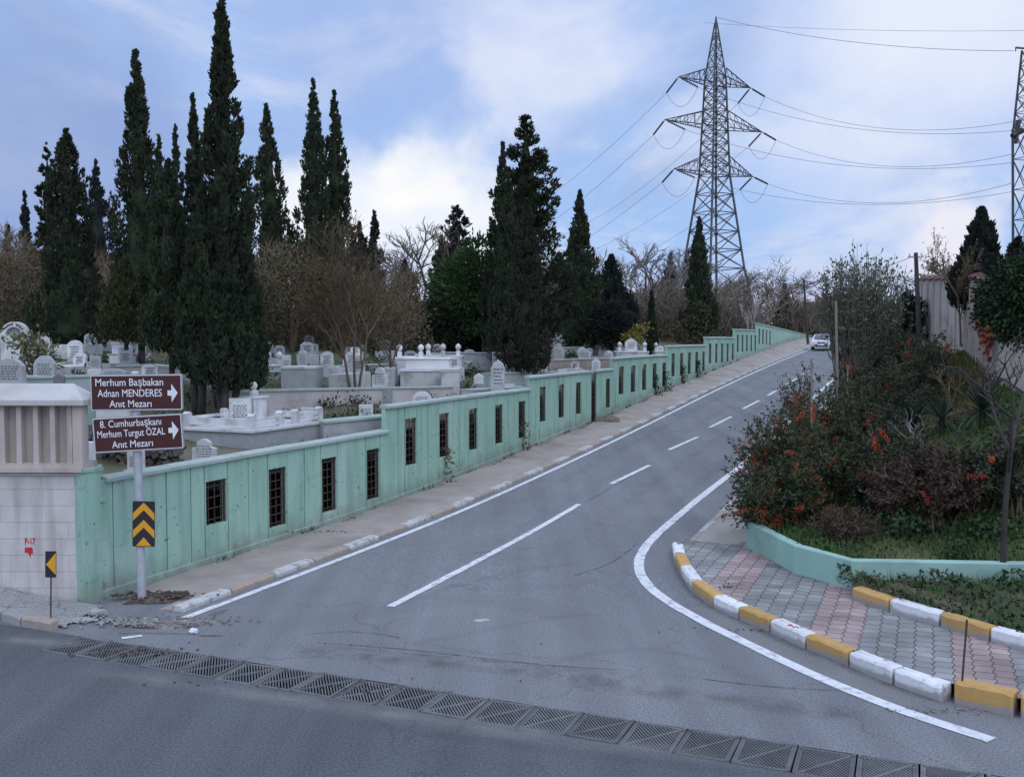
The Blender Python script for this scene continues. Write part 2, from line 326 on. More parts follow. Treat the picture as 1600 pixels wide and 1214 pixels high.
def wall_paint():
    m = mat('green_wall_paint', (.285, .455, .35), (.33, .50, .395), .7, .8, .2, 14, 8, (.40, .53, .45), .45, (.5, .7), 'World')
    nt = m.node_tree; N = nt.nodes; L = nt.links; b = N['Principled BSDF']; src = b.inputs['Base Color'].links[0].from_socket
    g = N.new('ShaderNodeNewGeometry')
    mp = N.new('ShaderNodeMapping'); mp.inputs['Scale'].default_value = (3.0, 3.0, .35); L.new(g.outputs['Position'], mp.inputs[0])    # rain streaks
    t = N.new('ShaderNodeTexNoise'); t.inputs['Scale'].default_value = 1.5; t.inputs['Detail'].default_value = 6; L.new(mp.outputs[0], t.inputs['Vector'])
    r = N.new('ShaderNodeMapRange'); r.inputs[1].default_value = .46; r.inputs[2].default_value = .78; r.inputs[3].default_value = 0; r.inputs[4].default_value = .6; L.new(t.outputs[0], r.inputs[0])
    x = N.new('ShaderNodeMix'); x.data_type = 'RGBA'; L.new(r.outputs[0], x.inputs[0]); L.new(src, x.inputs[6]); x.inputs[7].default_value = (.155, .235, .195, 1); src = x.outputs[2]
    v = N.new('ShaderNodeTexNoise'); v.inputs['Scale'].default_value = 9; v.inputs['Detail'].default_value = 2; L.new(g.outputs['Position'], v.inputs['Vector'])      # chips and spots
    r = N.new('ShaderNodeMapRange'); r.inputs[1].default_value = .69; r.inputs[2].default_value = .72; r.inputs[4].default_value = .7; L.new(v.outputs[0], r.inputs[0])
    x = N.new('ShaderNodeMix'); x.data_type = 'RGBA'; L.new(r.outputs[0], x.inputs[0]); L.new(src, x.inputs[6]); x.inputs[7].default_value = (.08, .12, .10, 1)
    src = x.outputs[2]
    ha = N.new('ShaderNodeAttribute'); ha.attribute_name = 'above_ground'                                # splashed dirt along the foot
    t2 = N.new('ShaderNodeTexNoise'); t2.inputs['Scale'].default_value = 2.2; t2.inputs['Detail'].default_value = 7; L.new(g.outputs['Position'], t2.inputs['Vector'])
    a2 = N.new('ShaderNodeMath'); a2.operation = 'MULTIPLY_ADD'; L.new(t2.outputs[0], a2.inputs[0]); a2.inputs[1].default_value = -.9; L.new(ha.outputs['Fac'], a2.inputs[2])
    r2 = N.new('ShaderNodeMapRange'); r2.inputs[1].default_value = .05; r2.inputs[2].default_value = -.45; r2.inputs[3].default_value = 0; r2.inputs[4].default_value = .8; L.new(a2.outputs[0], r2.inputs[0])
    x = N.new('ShaderNodeMix'); x.data_type = 'RGBA'; L.new(r2.outputs[0], x.inputs[0]); L.new(src, x.inputs[6]); x.inputs[7].default_value = (.20, .215, .18, 1); src = x.outputs[2]
    d2 = N.new('ShaderNodeTexNoise'); d2.inputs['Scale'].default_value = 2.0; d2.inputs['Detail'].default_value = 5; L.new(g.outputs['Position'], d2.inputs['Vector'])         # hairline cracks in the render
    vm = N.new('ShaderNodeVectorMath'); vm.operation = 'MULTIPLY_ADD'; L.new(d2.outputs['Color'], vm.inputs[0]); vm.inputs[1].default_value = (.7, .7, .7); L.new(g.outputs['Position'], vm.inputs[2])
    v2 = N.new('ShaderNodeTexVoronoi'); v2.feature = 'DISTANCE_TO_EDGE'; v2.inputs['Scale'].default_value = .55; L.new(vm.outputs[0], v2.inputs['Vector'])
    r3 = N.new('ShaderNodeMapRange'); r3.inputs[1].default_value = .0; r3.inputs[2].default_value = .008; r3.inputs[3].default_value = .3; r3.inputs[4].default_value = 0; L.new(v2.outputs[0], r3.inputs[0])
    x = N.new('ShaderNodeMix'); x.data_type = 'RGBA'; L.new(r3.outputs[0], x.inputs[0]); L.new(src, x.inputs[6]); x.inputs[7].default_value = (.10, .15, .125, 1)
    L.new(x.outputs[2], b.inputs['Base Color']); return m
M_GREEN = wall_paint()
M_COPE = mat('coping_concrete', (.32, .375, .34), (.41, .45, .42), 2.5, .85, .3, 25, 6, (.27, .38, .32), 1.6, (.5, .65), 'World')
M_RUST = mat('rusted_iron', (.05, .035, .03), (.085, .055, .045), 9, .8)
def ashlar():
    m = mat('pale_ashlar', (.50, .465, .445), (.60, .565, .54), 1.3, .85, .25, 18, 8, (.40, .355, .325), .8, (.5, .72))
    nt = m.node_tree; N = nt.nodes; L = nt.links; b = N['Principled BSDF']; src = b.inputs['Base Color'].links[0].from_socket
    tc = N.new('ShaderNodeTexCoord'); sp = N.new('ShaderNodeSeparateXYZ'); cb = N.new('ShaderNodeCombineXYZ'); L.new(tc.outputs['Object'], sp.inputs[0]); L.new(sp.outputs[0], cb.inputs[0]); L.new(sp.outputs[2], cb.inputs[1])
    br = N.new('ShaderNodeTexBrick'); L.new(cb.outputs[0], br.inputs['Vector']); br.inputs['Scale'].default_value = 1; br.inputs['Brick Width'].default_value = .66; br.inputs['Row Height'].default_value = .262; br.inputs['Mortar Size'].default_value = .004; br.offset = .37; br.squash = .7; br.squash_frequency = 3
    br.inputs['Color1'].default_value = (.95, .95, .95, 1); br.inputs['Color2'].default_value = (1.05, 1.04, 1.03, 1); br.inputs['Mortar'].default_value = (.88, .86, .85, 1)
    y = N.new('ShaderNodeMix'); y.data_type = 'RGBA'; y.blend_type = 'MULTIPLY'; y.inputs[0].default_value = 1; L.new(src, y.inputs[6]); L.new(br.outputs['Color'], y.inputs[7]); src = y.outputs[2]
    mp = N.new('ShaderNodeMapping'); mp.inputs['Scale'].default_value = (4, 4, .5); L.new(tc.outputs['Object'], mp.inputs[0])
    t = N.new('ShaderNodeTexNoise'); t.inputs['Scale'].default_value = 1.3; t.inputs['Detail'].default_value = 7; L.new(mp.outputs[0], t.inputs['Vector'])
    r = N.new('ShaderNodeMapRange'); r.inputs[1].default_value = .46; r.inputs[2].default_value = .78; r.inputs[4].default_value = .75; L.new(t.outputs[0], r.inputs[0])
    x = N.new('ShaderNodeMix'); x.data_type = 'RGBA'; L.new(r.outputs[0], x.inputs[0]); L.new(src, x.inputs[6]); x.inputs[7].default_value = (.30, .265, .245, 1); L.new(x.outputs[2], b.inputs['Base Color'])
    bp = N.new('ShaderNodeBump'); bp.inputs['Distance'].default_value = .01; bp.invert = True; L.new(br.outputs['Fac'], bp.inputs['Height']); L.new(bp.outputs[0], b.inputs['Normal'])
    return m
M_ASH = ashlar()
M_FIN = mat('weathered_stone', (.42, .36, .315), (.51, .445, .40), 1.8, .85, .3, 18, 8, (.31, .265, .23), 1.0, (.48, .72), mapsc=(3, 3, .7))
M_RED = mat('red_spray_paint', (.55, .03, .04), (.45, .03, .05), 12, .7)

# ================================================================ ground, roads
def sheet(name, polys, z, m):
    mb = MB()
    for p in polys:
        b = [(x, y, z) for x, y in p]; mb.add(b, [tuple(range(len(b)))])
    o = mb.build(name, m); tag(o, kind='structure'); return o
SG0, SG1, NG0, NG1 = -1.98, -1.28, 1.22, 19.0               # drain channel across the mouth of the side road
q = lambda s, n: xy(s, n)
sheet('ground', [[(-900, -300), (900, -300), (900, 1500), (-900, 1500)]], -.6, M_SOIL)
sheet('main_road', [[q(-40, -60), q(-40, 60), q(SG0, 60), q(SG0, NG1), q(SG0, NG0), q(SG0, -60)],
                    [q(SG0, -60), q(SG0, NG0), q(SG1, NG0), q(-1.1, -60)], [q(SG0, NG1), q(SG0, 60), q(SG1, 60), q(SG1, NG1)]], 0.0, M_MAIN)
mb = MB()
def quadz(a, b, c, d): mb.add([a, b, c, d], [(0, 1, 2, 3)])
P3 = lambda s, n, z: (*xy(s, n), z)
quadz(P3(SG0, NG0, -.3), P3(SG0, NG1, -.3), P3(SG1, NG1, -.3), P3(SG1, NG0, -.3))
quadz(P3(SG0, NG0, -.3), P3(SG0, NG1, -.3), P3(SG0, NG1, 0), P3(SG0, NG0, 0)); quadz(P3(SG1, NG0, -.3), P3(SG1, NG1, -.3), P3(SG1, NG1, 0), P3(SG1, NG0, 0))
quadz(P3(SG0, NG0, -.3), P3(SG1, NG0, -.3), P3(SG1, NG0, 0), P3(SG0, NG0, 0)); quadz(P3(SG0, NG1, -.3), P3(SG1, NG1, -.3), P3(SG1, NG1, 0), P3(SG0, NG1, 0))
tag(mb.build('drain_channel', M_PIT), kind='structure')
NR = float(sn(*T(1150, 781)[:2])[1])                         # straight right kerb of the side road
SS = np.concatenate([[SG1], np.arange(-1, 200.0)])
grid('side_road', SS, np.concatenate([np.linspace(1.4, NR + .1, 8)]), lambda s, n: hr(s), M_ASPH)
grid('junction_apron', np.concatenate([[SG1], np.arange(-1, 13.0)]), np.linspace(NR + .1, 30, 10), lambda s, n: hr(s), M_ASPH)
grid('junction_verge', np.array([SG1, -1, 0, 1.0]), np.linspace(-4, 1.4, 6), lambda s, n: hr(s), M_ASPH)

# cemetery ground and the pavement under the green wall
grid('cemetery_ground', np.concatenate([np.arange(-60, 130, 1.5), np.arange(130, 300, 10)]), -np.concatenate([np.linspace(.2, 30, 34), np.linspace(33, 260, 20)]),
     lambda s, n: zc(s, n) + .10 * np.sin(s * .9 + n * .4) * np.sin(n * .7), M_CEM, keep=lambda s, n, x, y: y > W0[1] + .25)
KL = 1.52
grid('pavement', np.concatenate([[.25, .6], np.arange(1, 200.0)]), np.array([0.0, .5, 1.0, KL]), lambda s, n: hr(s) + .085 + (hw(s) - hr(s) - .055) * (1 - n / KL) - .075 * np.clip(1.6 - s, 0, 1), M_CONC)
# painted kerb blocks along that pavement
mb = MB(); rng = random.Random(3); s = .25; k = 0
while s < 120:
    ln = 1.2; a = rng.uniform(-.01, .01); mm = (0 if k % 2 == 0 else 1)
    if s > 26 and k % 2: mm = 2
    s1 = s + ln - .03; n0, n1 = KL + .004 + a, KL + .20 + a
    V = [(*xy(ss, nn), hr(ss) + zz) for ss in (s, s1) for nn, zz in ((n0, -.05), (n0, .088), (n1 - .03, .085), (n1, .055), (n1 + .01, -.05))]
    mb.add(V, [(i, (i + 1) % 5, 5 + (i + 1) % 5, 5 + i) for i in range(5)] + [(4, 3, 2, 1, 0), (5, 6, 7, 8, 9)], mm); s += ln; k += 1
tag(mb.build('pavement_kerb', [M_KWW, M_KOW, M_KG]), kind='structure')

# road markings
def strip(name, pts, width, m, zo=.008):
    pts = np.array(pts, float); seg = np.linalg.norm(np.diff(pts, axis=0), axis=1); L_ = np.concatenate([[0], np.cumsum(seg)]); t = np.linspace(0, L_[-1], max(2, int(L_[-1] / .3)))
    p = np.stack([np.interp(t, L_, pts[:, i]) for i in (0, 1)], 1); d = np.gradient(p, axis=0); d /= np.linalg.norm(d, axis=1)[:, None]; nrm = np.stack([-d[:, 1], d[:, 0]], 1)
    V = []; rr = np.random.default_rng(len(t))
    for sg in (-1, 1):
        e = p + nrm * (sg * width / 2 + rr.normal(0, .004, len(p)))[:, None]; V.append(np.column_stack([e, hr(sn(e[:, 0], e[:, 1])[0]) + zo]))
    k = len(t); V = np.concatenate(V); Q = [(i, i + 1, k + i + 1, k + i) for i in range(k - 1)]
    o = npmesh(name, V, Q, m); tag(o, kind='structure'); return o
def smooth(pts, it=3):
    pts = np.array(pts, float)
    for _ in range(it):
        a = .75 * pts[:-1] + .25 * pts[1:]; b = .25 * pts[:-1] + .75 * pts[1:]; pts = np.concatenate([pts[:1], np.stack([a, b], 1).reshape(-1, pts.shape[1]), pts[-1:]])
    return pts
NLL = 1.97
strip('edge_line', [xy(-.25, NLL)] + [xy(ss, NLL) for ss in range(1, 120, 2)], .14, M_LINE)
for a, b in (((610, 948), (905, 788)), ((955, 756), (1015, 727)), ((1045, 703), (1090, 683)), ((1109, 668), (1143, 651)), ((1161, 639), (1186, 626)), ((1200, 618), (1214, 610)), ((1227, 601), (1245, 592)), ((1254, 585), (1266, 578))):
    strip('centre_dash', [T(*a)[:2], T(*b)[:2]], .145, M_LINE)
RL = [T(*p)[:2] for p in ((1172, 718), (1100, 772), (1040, 822), (1008, 853), (996, 878), (1003, 905), (1030, 932), (1090, 968), (1180, 1012), (1280, 1060), (1400, 1108), (1550, 1157))]
s_, n_ = sn(*RL[0]); RL = [xy(120, n_), xy(60, n_)] + RL
strip('edge_line', smooth(RL), .19, M_LINE)
strip('stop_line', [T(190, 998)[:2], T(222, 994)[:2]], .1, M_LINEW)
M_GHOST = mat('ghost_paint', (.125, .128, .137), (.15, .152, .16), 6, .85, .3, 40, 6, (.38, .38, .38), 14, (.66, .70), 'World')

# dirt films, tyre marks and painted contact shade: thin sheets that fade out at their edges
def film_mat(name, col, alpha, scale, lo=.35, hi=.7):
    m = bpy.data.materials.new(name); m.use_nodes = True; N = m.node_tree.nodes; L = m.node_tree.links; b = N['Principled BSDF']; b.inputs['Base Color'].default_value = col + (1,); b.inputs['Roughness'].default_value = .95
    at_ = N.new('ShaderNodeAttribute'); at_.attribute_name = 'fade'; g = N.new('ShaderNodeNewGeometry'); t = N.new('ShaderNodeTexNoise'); t.inputs['Scale'].default_value = scale; t.inputs['Detail'].default_value = 8; t.inputs['Roughness'].default_value = .65; L.new(g.outputs['Position'], t.inputs['Vector'])
    r = N.new('ShaderNodeMapRange'); r.inputs[1].default_value = lo; r.inputs[2].default_value = hi; L.new(t.outputs[0], r.inputs[0])
    a = N.new('ShaderNodeMath'); a.operation = 'MULTIPLY'; L.new(r.outputs[0], a.inputs[0]); L.new(at_.outputs['Fac'], a.inputs[1]); c = N.new('ShaderNodeMath'); c.operation = 'MULTIPLY'; L.new(a.outputs[0], c.inputs[0]); c.inputs[1].default_value = alpha; L.new(c.outputs[0], b.inputs['Alpha'])
    return m
def film(name, pts, width, m, zo=.004):
    pts = smooth(pts); seg = np.linalg.norm(np.diff(pts, axis=0), axis=1); L_ = np.concatenate([[0], np.cumsum(seg)]); t = np.linspace(0, L_[-1], max(6, int(L_[-1] / .3))); p = np.stack([np.interp(t, L_, pts[:, i]) for i in (0, 1)], 1); d = np.gradient(p, axis=0); d /= np.linalg.norm(d, axis=1)[:, None]; nr = np.stack([-d[:, 1], d[:, 0]], 1); V = []; A = []; K = 7; end = np.clip(np.minimum(t, L_[-1] - t) / (L_[-1] * .18), 0, 1)
    for j in range(K):
        u = j / (K - 1) * 2 - 1; e = p + nr * (u * width / 2); V.append(np.column_stack([e, hr(sn(e[:, 0], e[:, 1])[0]) + zo])); A.append(end * (1 - abs(u)) ** .8)
    k = len(t); o = npmesh(name, np.concatenate(V), [(j * k + i, j * k + i + 1, (j + 1) * k + i + 1, (j + 1) * k + i) for j in range(K - 1) for i in range(k - 1)], m); at_ = o.data.attributes.new('fade', 'FLOAT', 'POINT'); at_.data.foreach_set('value', np.concatenate(A).astype(np.float32)); tag(o, kind='structure'); return o
M_FDIRTSHADE = film_mat('brown_dirt_shade_film', (.13, .12, .11), .55, 2.4, .4, .7); M_FDUST = film_mat('pale_dust_film', (.30, .285, .27), .55, 1.2, .3, .65); M_FTYRE = film_mat('tyre_rubber_film', (.07, .07, .075), .13, .9, .3, .7); M_FWORN = film_mat('worn_lane_film', (.26, .265, .28), .4, .7, .3, .65)
film('dirt_shade_film', [G(400, 1012)[:2], G(560, 1024)[:2], G(720, 1038)[:2], G(880, 1052)[:2], G(1050, 1062)[:2]], .55, M_FDIRTSHADE); film('dirt_shade_film', [G(820, 1050)[:2], G(1000, 1078)[:2], G(1200, 1100)[:2], G(1400, 1128)[:2]], .6, M_FDIRTSHADE, .0045)
film('dirt_shade_film', [G(500, 1008)[:2], G(700, 1026)[:2], G(900, 1046)[:2]], .12, M_FDIRTSHADE, .005)
film('dust_film', [T(1062, 930)[:2], T(1150, 985)[:2], T(1260, 1040)[:2], T(1400, 1095)[:2], T(1560, 1140)[:2]], .8, M_FDUST)
film('dust_film', [xy(1, 1.82), xy(12, 1.82), xy(30, 1.82), xy(60, 1.82)], .5, M_FDUST)
film('dust_film', [G(0, 995)[:2], G(60, 1004)[:2], G(140, 1006)[:2]], .5, M_FDUST); film('dust_film', [G(100, 1040)[:2], G(400, 1085)[:2], G(800, 1145)[:2], G(1200, 1195)[:2]], .5, M_FDUST)
for dn, w_ in ((2.75, .5), (3.9, .5), (5.3, .5), (6.5, .5)): film('tyre_track', [xy(2, dn + .4), xy(14, dn), xy(40, dn), xy(80, dn)], w_, M_FTYRE if dn != 3.9 else M_FWORN)
for a_ in (((620, 1010), (760, 985), (880, 960), (985, 960)), ((560, 965), (760, 900), (900, 880), (960, 900), (1010, 960)), ((760, 1060), (960, 1010), (1080, 1020), (1240, 1085)), ((480, 1120), (760, 1160), (1100, 1200), (1300, 1230))): film('tyre_track', [G(*q__)[:2] for q__ in a_], .28, M_FTYRE, .006)
film('dirt_shade_film', [xy(1.5, .12), xy(10, .1), xy(30, .1), xy(60, .1), xy(90, .1)], .3, M_FSOIL, .001) if False else None
film('dirt_shade_film', [T(1053, 885)[:2], T(1080, 928)[:2], T(1153, 971)[:2], T(1258, 1017)[:2], T(1394, 1073)[:2], T(1480, 1100)[:2], T(1600, 1128)[:2]], .22, M_FDIRTSHADE, .0055)  # dirt strip that also paints contact shade along the kerb foot
M_FTAR = film_mat('tar_crack', (.03, .03, .032), .8, 3.5, .35, .55)
for a_ in (((470, 1003), (620, 1013), (760, 1030), (880, 1042), (1010, 1049)), ((880, 905), (960, 880), (1000, 845)), ((705, 868), (760, 862), (850, 855)), ((640, 1000), (560, 985), (470, 992)), ((905, 790), (950, 765), (1000, 735)), ((1050, 1055), (1200, 1075), (1330, 1080))): film('tar_crack', [T(*q__)[:2] for q__ in a_], .035, M_FTAR, .0065)
film('worn_track', [G(330, 1000)[:2], G(520, 960)[:2], G(760, 930)[:2], G(900, 960)[:2], G(1010, 1030)[:2], G(1200, 1080)[:2]], 1.0, M_FWORN, .0035)

# ---------------------------------------------------------------- right-hand corner: kerbs, paving, planter bed
KB = [(1050, 861), (1054, 880), (1063, 900), (1080, 925), (1113, 949), (1153, 968), (1202, 988), (1258, 1014), (1325, 1041), (1394, 1070), (1472, 1097)]
KBw = [T(*p) for p in KB]; KC = 'WOWOWOWOWW'
KBe = [T(1488, 1098), T(1585, 1121), T(1592, 1123), T(1700, 1140), T(1900, 1165)]
def kerb_stone(p0, p1, h, dep, m, label, cat='kerb stone', grp='painted kerb stones on the right corner', lift=0.0, worn=0):
    p0 = np.array(p0[:2]); p1 = np.array(p1[:2]); mid = (p0 + p1) / 2; d = p1 - p0; ln = float(np.linalg.norm(d)) - .034; rz = math.atan2(d[1], d[0])
    z = float(hr(sn(*mid)[0])) + lift
    rr = random.Random(int(mid[0] * 977)); prof = [(0, -.08), (0, h - .03), (.03, h), (dep, h), (dep, -.08)]
    xs = [-ln / 2, -ln / 2 + .02] + [ln * (i / 6 - .5) for i in range(1, 6)] + [ln / 2 - .02, ln / 2]; V = []; k = 5; e = len(xs)
    for i, x in enumerate(xs):
        c = .014 if i in (0, e - 1) else 0
        for j, (y, zz) in enumerate(prof):
            jit = rr.uniform(-.010, .008) if j in (1, 2) else 0
            V.append((x, y + (c if j < 2 else 0) + jit, zz - (c if j in (1, 2, 3) else 0) + jit - (worn * rr.uniform(0, .06) if j in (1, 2) and i > e - 4 else 0)))
    Fc = [(i * k + j, i * k + (j + 1) % k, (i + 1) * k + (j + 1) % k, (i + 1) * k + j) for i in range(e - 1) for j in range(k)] + [tuple(range(k)), tuple((e - 1) * k + j for j in range(k))]
    mb = MB(); mb.add(V, Fc); o = mb.build('kerb_stone', m, loc=(mid[0], mid[1], z)); o.rotation_euler = (rr.uniform(-.012, .012), rr.uniform(-.012, .012), rz + rr.uniform(-.008, .008))
    return tag(o, label, cat, grp)
KLAB = ['tiny white kerb stone at the very tip of the corner by the white line bend', 'short ochre kerb stone nearest the tip of the corner', 'short white kerb stone between two ochre ones, close to the corner tip',
        'ochre kerb stone beside the first pink paving band', 'white kerb stone with green weeds growing behind its top edge', 'ochre kerb stone in the middle of the curve, between two white ones',
        'white kerb stone with a small red mark painted on its top', 'ochre kerb stone beside the middle pink paving band', 'long clean white kerb stone before the cracked one', 'cracked white kerb stone with chipped end beside the gap']
for i in range(10):
    o = kerb_stone(KBw[i], KBw[i + 1], .20, .19, M_KW if KC[i] == 'W' else M_KO, KLAB[i], worn=1 if i == 9 else 0)
    if i == 6:
        mb = MB(); 
        for x0, y0, x1, y1 in ((-.05, .05, .02, .08), (-.05, .05, -.04, .11), (.02, .08, .09, .06), (.05, .11, .12, .10)): mb.tube((x0, y0, .203), (x1, y1, .203), .008, k=4)
        mb.build('paint_mark', M_RED, o)
kerb_stone(KBe[0], KBe[1], .26, .2, M_KO, 'big ochre kerb stone with grey worn lower half by the thin metal rod')
kerb_stone(KBe[2], KBe[3], .26, .2, M_KO, 'dirty ochre kerb stone cut off by the right edge of the photo')
def plain_kerb(o):
    for k_ in ('label', 'category', 'group'): del o[k_]
    o['kind'] = 'structure'; o.name = 'kerb'
plain_kerb(kerb_stone(KBe[3], KBe[4], .26, .2, M_KW, 'kerb'))
KI = [T(*p, .19) for p in ((1330, 936), (1388, 956), (1467, 979), (1545, 1003), (1625, 1024), (1720, 1046), (1850, 1075))]
ILAB = ['ochre kerb stone at the end of the planting strip near the green wall corner', 'white kerb stone holding back weeds, next to the first ochre one of the planting strip', 'ochre kerb stone of the planting strip with the thin rod in front',
        'white kerb stone of the planting strip by the right edge of the photo', 'ochre kerb stone outside the frame of the planting strip', 'white kerb stone far along the planting strip']
for i in range(6):
    o = kerb_stone(KI[i], KI[i + 1], .20, .17, M_KO if i % 2 == 0 else M_KW, ILAB[i], grp='painted kerb stones of the planting strip', lift=.185)
    if i > 3: plain_kerb(o)
# flush painted kerb going up the side road
mb = MB(); k = 0; s = float(sn(*KBw[0][:2])[0]) + .1
while s < 70:
    s1 = s + 1.17; V = [(*xy(ss, nn), hr(ss) + zz) for ss in (s, s1) for nn, zz in ((NR, -.05), (NR + .01, .14), (NR + .04, .16), (NR + .15, .165), (NR + .15, -.05))]
    mb.add(V, [(i, (i + 1) % 5, 5 + (i + 1) % 5, 5 + i) for i in range(5)] + [(4, 3, 2, 1, 0), (5, 6, 7, 8, 9)], k % 2); s += 1.2; k += 1
tag(mb.build('roadside_kerb', [M_KOW, M_KWW]), kind='structure')
# planter outline in (s, n): left side up the road, front, and to the right
PLpx = [(1160, 846), (1166, 853), (1205, 872), (1240, 891), (1330, 917)]
PL = [sn(*G(px, py, .24)[:2]) for px, py in PLpx]; PL.append(sn(*G(1600, 917, .30)[:2])); e = PL[-1]; PL.append((e[0] + (e[0] - PL[-2][0]) * 2.5, e[1] + (e[1] - PL[-2][1]) * 2.5))
NP0 = PL[0][1] - .02
_pn = [p[1] for p in PL]; _ps = [p[0] for p in PL]
def s_front(n): return np.interp(n, _pn, _ps)
_kc = [sn(*p[:2]) for p in KBw + KBe]; _kn = np.maximum.accumulate([p[1] for p in _kc]); _ks = [p[0] for p in _kc]
def s_curb(n): return np.interp(n, _kn, _ks)
mb = MB()                                                          # block paving between kerb and planter
NN = np.concatenate([np.linspace(_kn[0] + .12, 21, 90)]); K = 14; V = []
for n in NN:
    a, b = float(s_curb(n)) + .14, float(s_front(n)) + .15
    if n < NP0: b = float(_ks[0]) + .25
    for i in range(K): ss = a + (max(b, a + .02) - a) * i / (K - 1); V.append((*xy(ss, n), float(hr(ss)) + .185 + .008 * math.sin(n * 3.1 + ss * 2)))
mb.add(V, [(i * K + j, (i + 1) * K + j, (i + 1) * K + j + 1, i * K + j + 1) for i in range(len(NN) - 1) for j in range(K - 1)])
tag(mb.build('paved_corner', M_PAVE, smooth=True), kind='structure')
grid('roadside_path', np.concatenate([[_ks[0] + .27], np.arange(math.ceil(_ks[0] + .3), 75.0)]), np.array([NR + .15, NP0 + .15]), lambda s, n: hr(s) + .16, M_CONC)
def z_bank(s, n):
    s = np.asarray(s, float); n = np.asarray(n, float); sf = s_front(n)
    lo = hr(s) + .56; tgt = 2.85 + .022 * (s - 10) + .02 * np.maximum(n - 14, 0); a = np.clip((n - 9.4) / 4.5, 0, 1) ** 1.15; b = np.clip((s - sf - .7) / (10.5 - 6.0 * np.clip((n - 9.5) / 4, 0, 1)), 0, 1); b = b * b * (3 - 2 * b)
    return lo + np.maximum(tgt - lo, 0) * a * b
def zbx(x, y): return float(z_bank(*sn(x, y)))
NB = np.linspace(NP0 + .1, 40, 60); mb = MB(); K = 70; V = []
for n in NB:
    sf = float(s_front(n)) + .1
    for i in range(K): ss = sf + (130 - sf) * (i / (K - 1)) ** 2; V.append((*xy(ss, n), float(z_bank(ss, n)) + .05 * math.sin(ss * 1.3 + n * 2.1)))
mb.add(V, [(i * K + j, (i + 1) * K + j, (i + 1) * K + j + 1, i * K + j + 1) for i in range(len(NB) - 1) for j in range(K - 1)])
tag(mb.build('bank', M_TURF, smooth=True), kind='structure')
_ki = [sn(*p[:2]) for p in KI]; mb = MB(); V = []; NW = np.linspace(_ki[0][1] + .05, _ki[-1][1], 30)  # planting strip soil
for n in NW:
    a = float(np.interp(n, [p[1] for p in _ki], [p[0] for p in _ki])) + .15; b = float(s_front(n))
    for i in range(5): ss = a + (b - a) * i / 4; V.append((*xy(ss, n), .36 + .05 * math.sin(i * .8)))
mb.add(V, [(i * 5 + j, (i + 1) * 5 + j, (i + 1) * 5 + j + 1, i * 5 + j + 1) for i in range(len(NW) - 1) for j in range(4)])
tag(mb.build('strip_soil', M_SOIL, smooth=True), kind='structure')
# low green planter wall: outline walked from the roadside to the right
pts = [np.array(xy(60, NP0 + .02))] + [np.array(xy(s_, NP0 + .02)) for s_ in (40, 25, 15, 11, PL[0][0] + .5)] + [np.array(xy(*p)) for p in PL[1:]]
root = empty('planter_wall', (*pts[6], 0), 0, 'low green painted concrete wall curving round the shrub bed', 'wall')
mb = MB(); V = []; k = len(pts); TH_ = .18
pp = np.array(pts); dd = np.gradient(pp, axis=0); dd /= np.linalg.norm(dd, axis=1)[:, None]; inn = np.stack([-dd[:, 1], dd[:, 0]], 1)   # bed lies to the left of the walk
tops = []
for i in range(k):
    ss = float(sn(*pp[i])[0]); zt = float(hr(ss)) + .66 + (.03 if i < 7 else 0); tops.append(zt)
    for off, z in ((0, -.1), (0, zt - .02), (.02, zt), (TH_ - .02, zt), (TH_, zt - .02), (TH_, -.1)):
        p = pp[i] + inn[i] * off - pp[6]; V.append((p[0], p[1], z))
mb.add(V, [(i * 6 + j, i * 6 + (j + 1) % 6, (i + 1) * 6 + (j + 1) % 6, (i + 1) * 6 + j) for i in range(k - 1) for j in range(6)] + [tuple(range(6)), tuple((k - 1) * 6 + j for j in range(6))])
M_PGREEN = mat('pale_green_paint', (.265, .425, .36), (.31, .47, .405), 1.5, .75, .15, 20, 6, (.20, .31, .26), .7, (.52, .7), 'World')
mb.build('low_wall', M_PGREEN, root)

# ---------------------------------------------------------------- drain grates
def grate_mesh(lab=None):
    root = empty('drain_grate', (0, 0, 0)); W, D, H = .565, .69, .05
    mb = MB(); f = .05
    mb.box((-W / 2 + f / 2, 0, -H / 2), (f, D, H)); mb.box((W / 2 - f / 2, 0, -H / 2), (f, D, H))
    mb.box((0, -D / 2 + .02, -H / 2), (W - 2 * f, .04, H)); mb.box((0, D / 2 - .02, -H / 2), (W - 2 * f, .04, H))
    for x in (-W / 2 + .012, W / 2 - .012): mb.box((x, 0, .004), (.02, D, .008))
    for x in (-W / 2 + .025, W / 2 - .025): mb.box((x, D / 2 - .05, .006), (.035, .05, .022))
    mb.build('frame', M_IRON, root, bevel=.004)
    mb = MB(); hx, hy = W / 2 - f, D / 2 - .04
    mb.tube((-hx, -hy, -.012), (hx, hy, -.012), .016, k=4)                      # diagonal rib
    for k in range(-9, 10):                                                     # slats across the other diagonal
        c = k * .058; pa = []
        # line y = x*-1.22 + c clipped to the opening
        a = -hy / hx
        for x in (-hx, hx):
            y = a * x + c
            if -hy <= y <= hy: pa.append((x, y))
        for y in (-hy, hy):
            x = (y - c) / a
            if -hx < x < hx: pa.append((x, y))
        if len(pa) >= 2:
            p0, p1 = pa[0], pa[1]
            dd = math.hypot(p1[0] - p0[0], p1[1] - p0[1])
            if dd > .04: mb.box(((p0[0] + p1[0]) / 2, (p0[1] + p1[1]) / 2, -.022), (dd, .017, .035), math.atan2(p1[1] - p0[1], p1[0] - p0[0]))
    mb.build('slats', M_IRON, root)
    return root
proto = grate_mesh(); pitch = .58; sm = (SG0 + SG1) / 2; NGR = int((NG1 - NG0) / pitch)
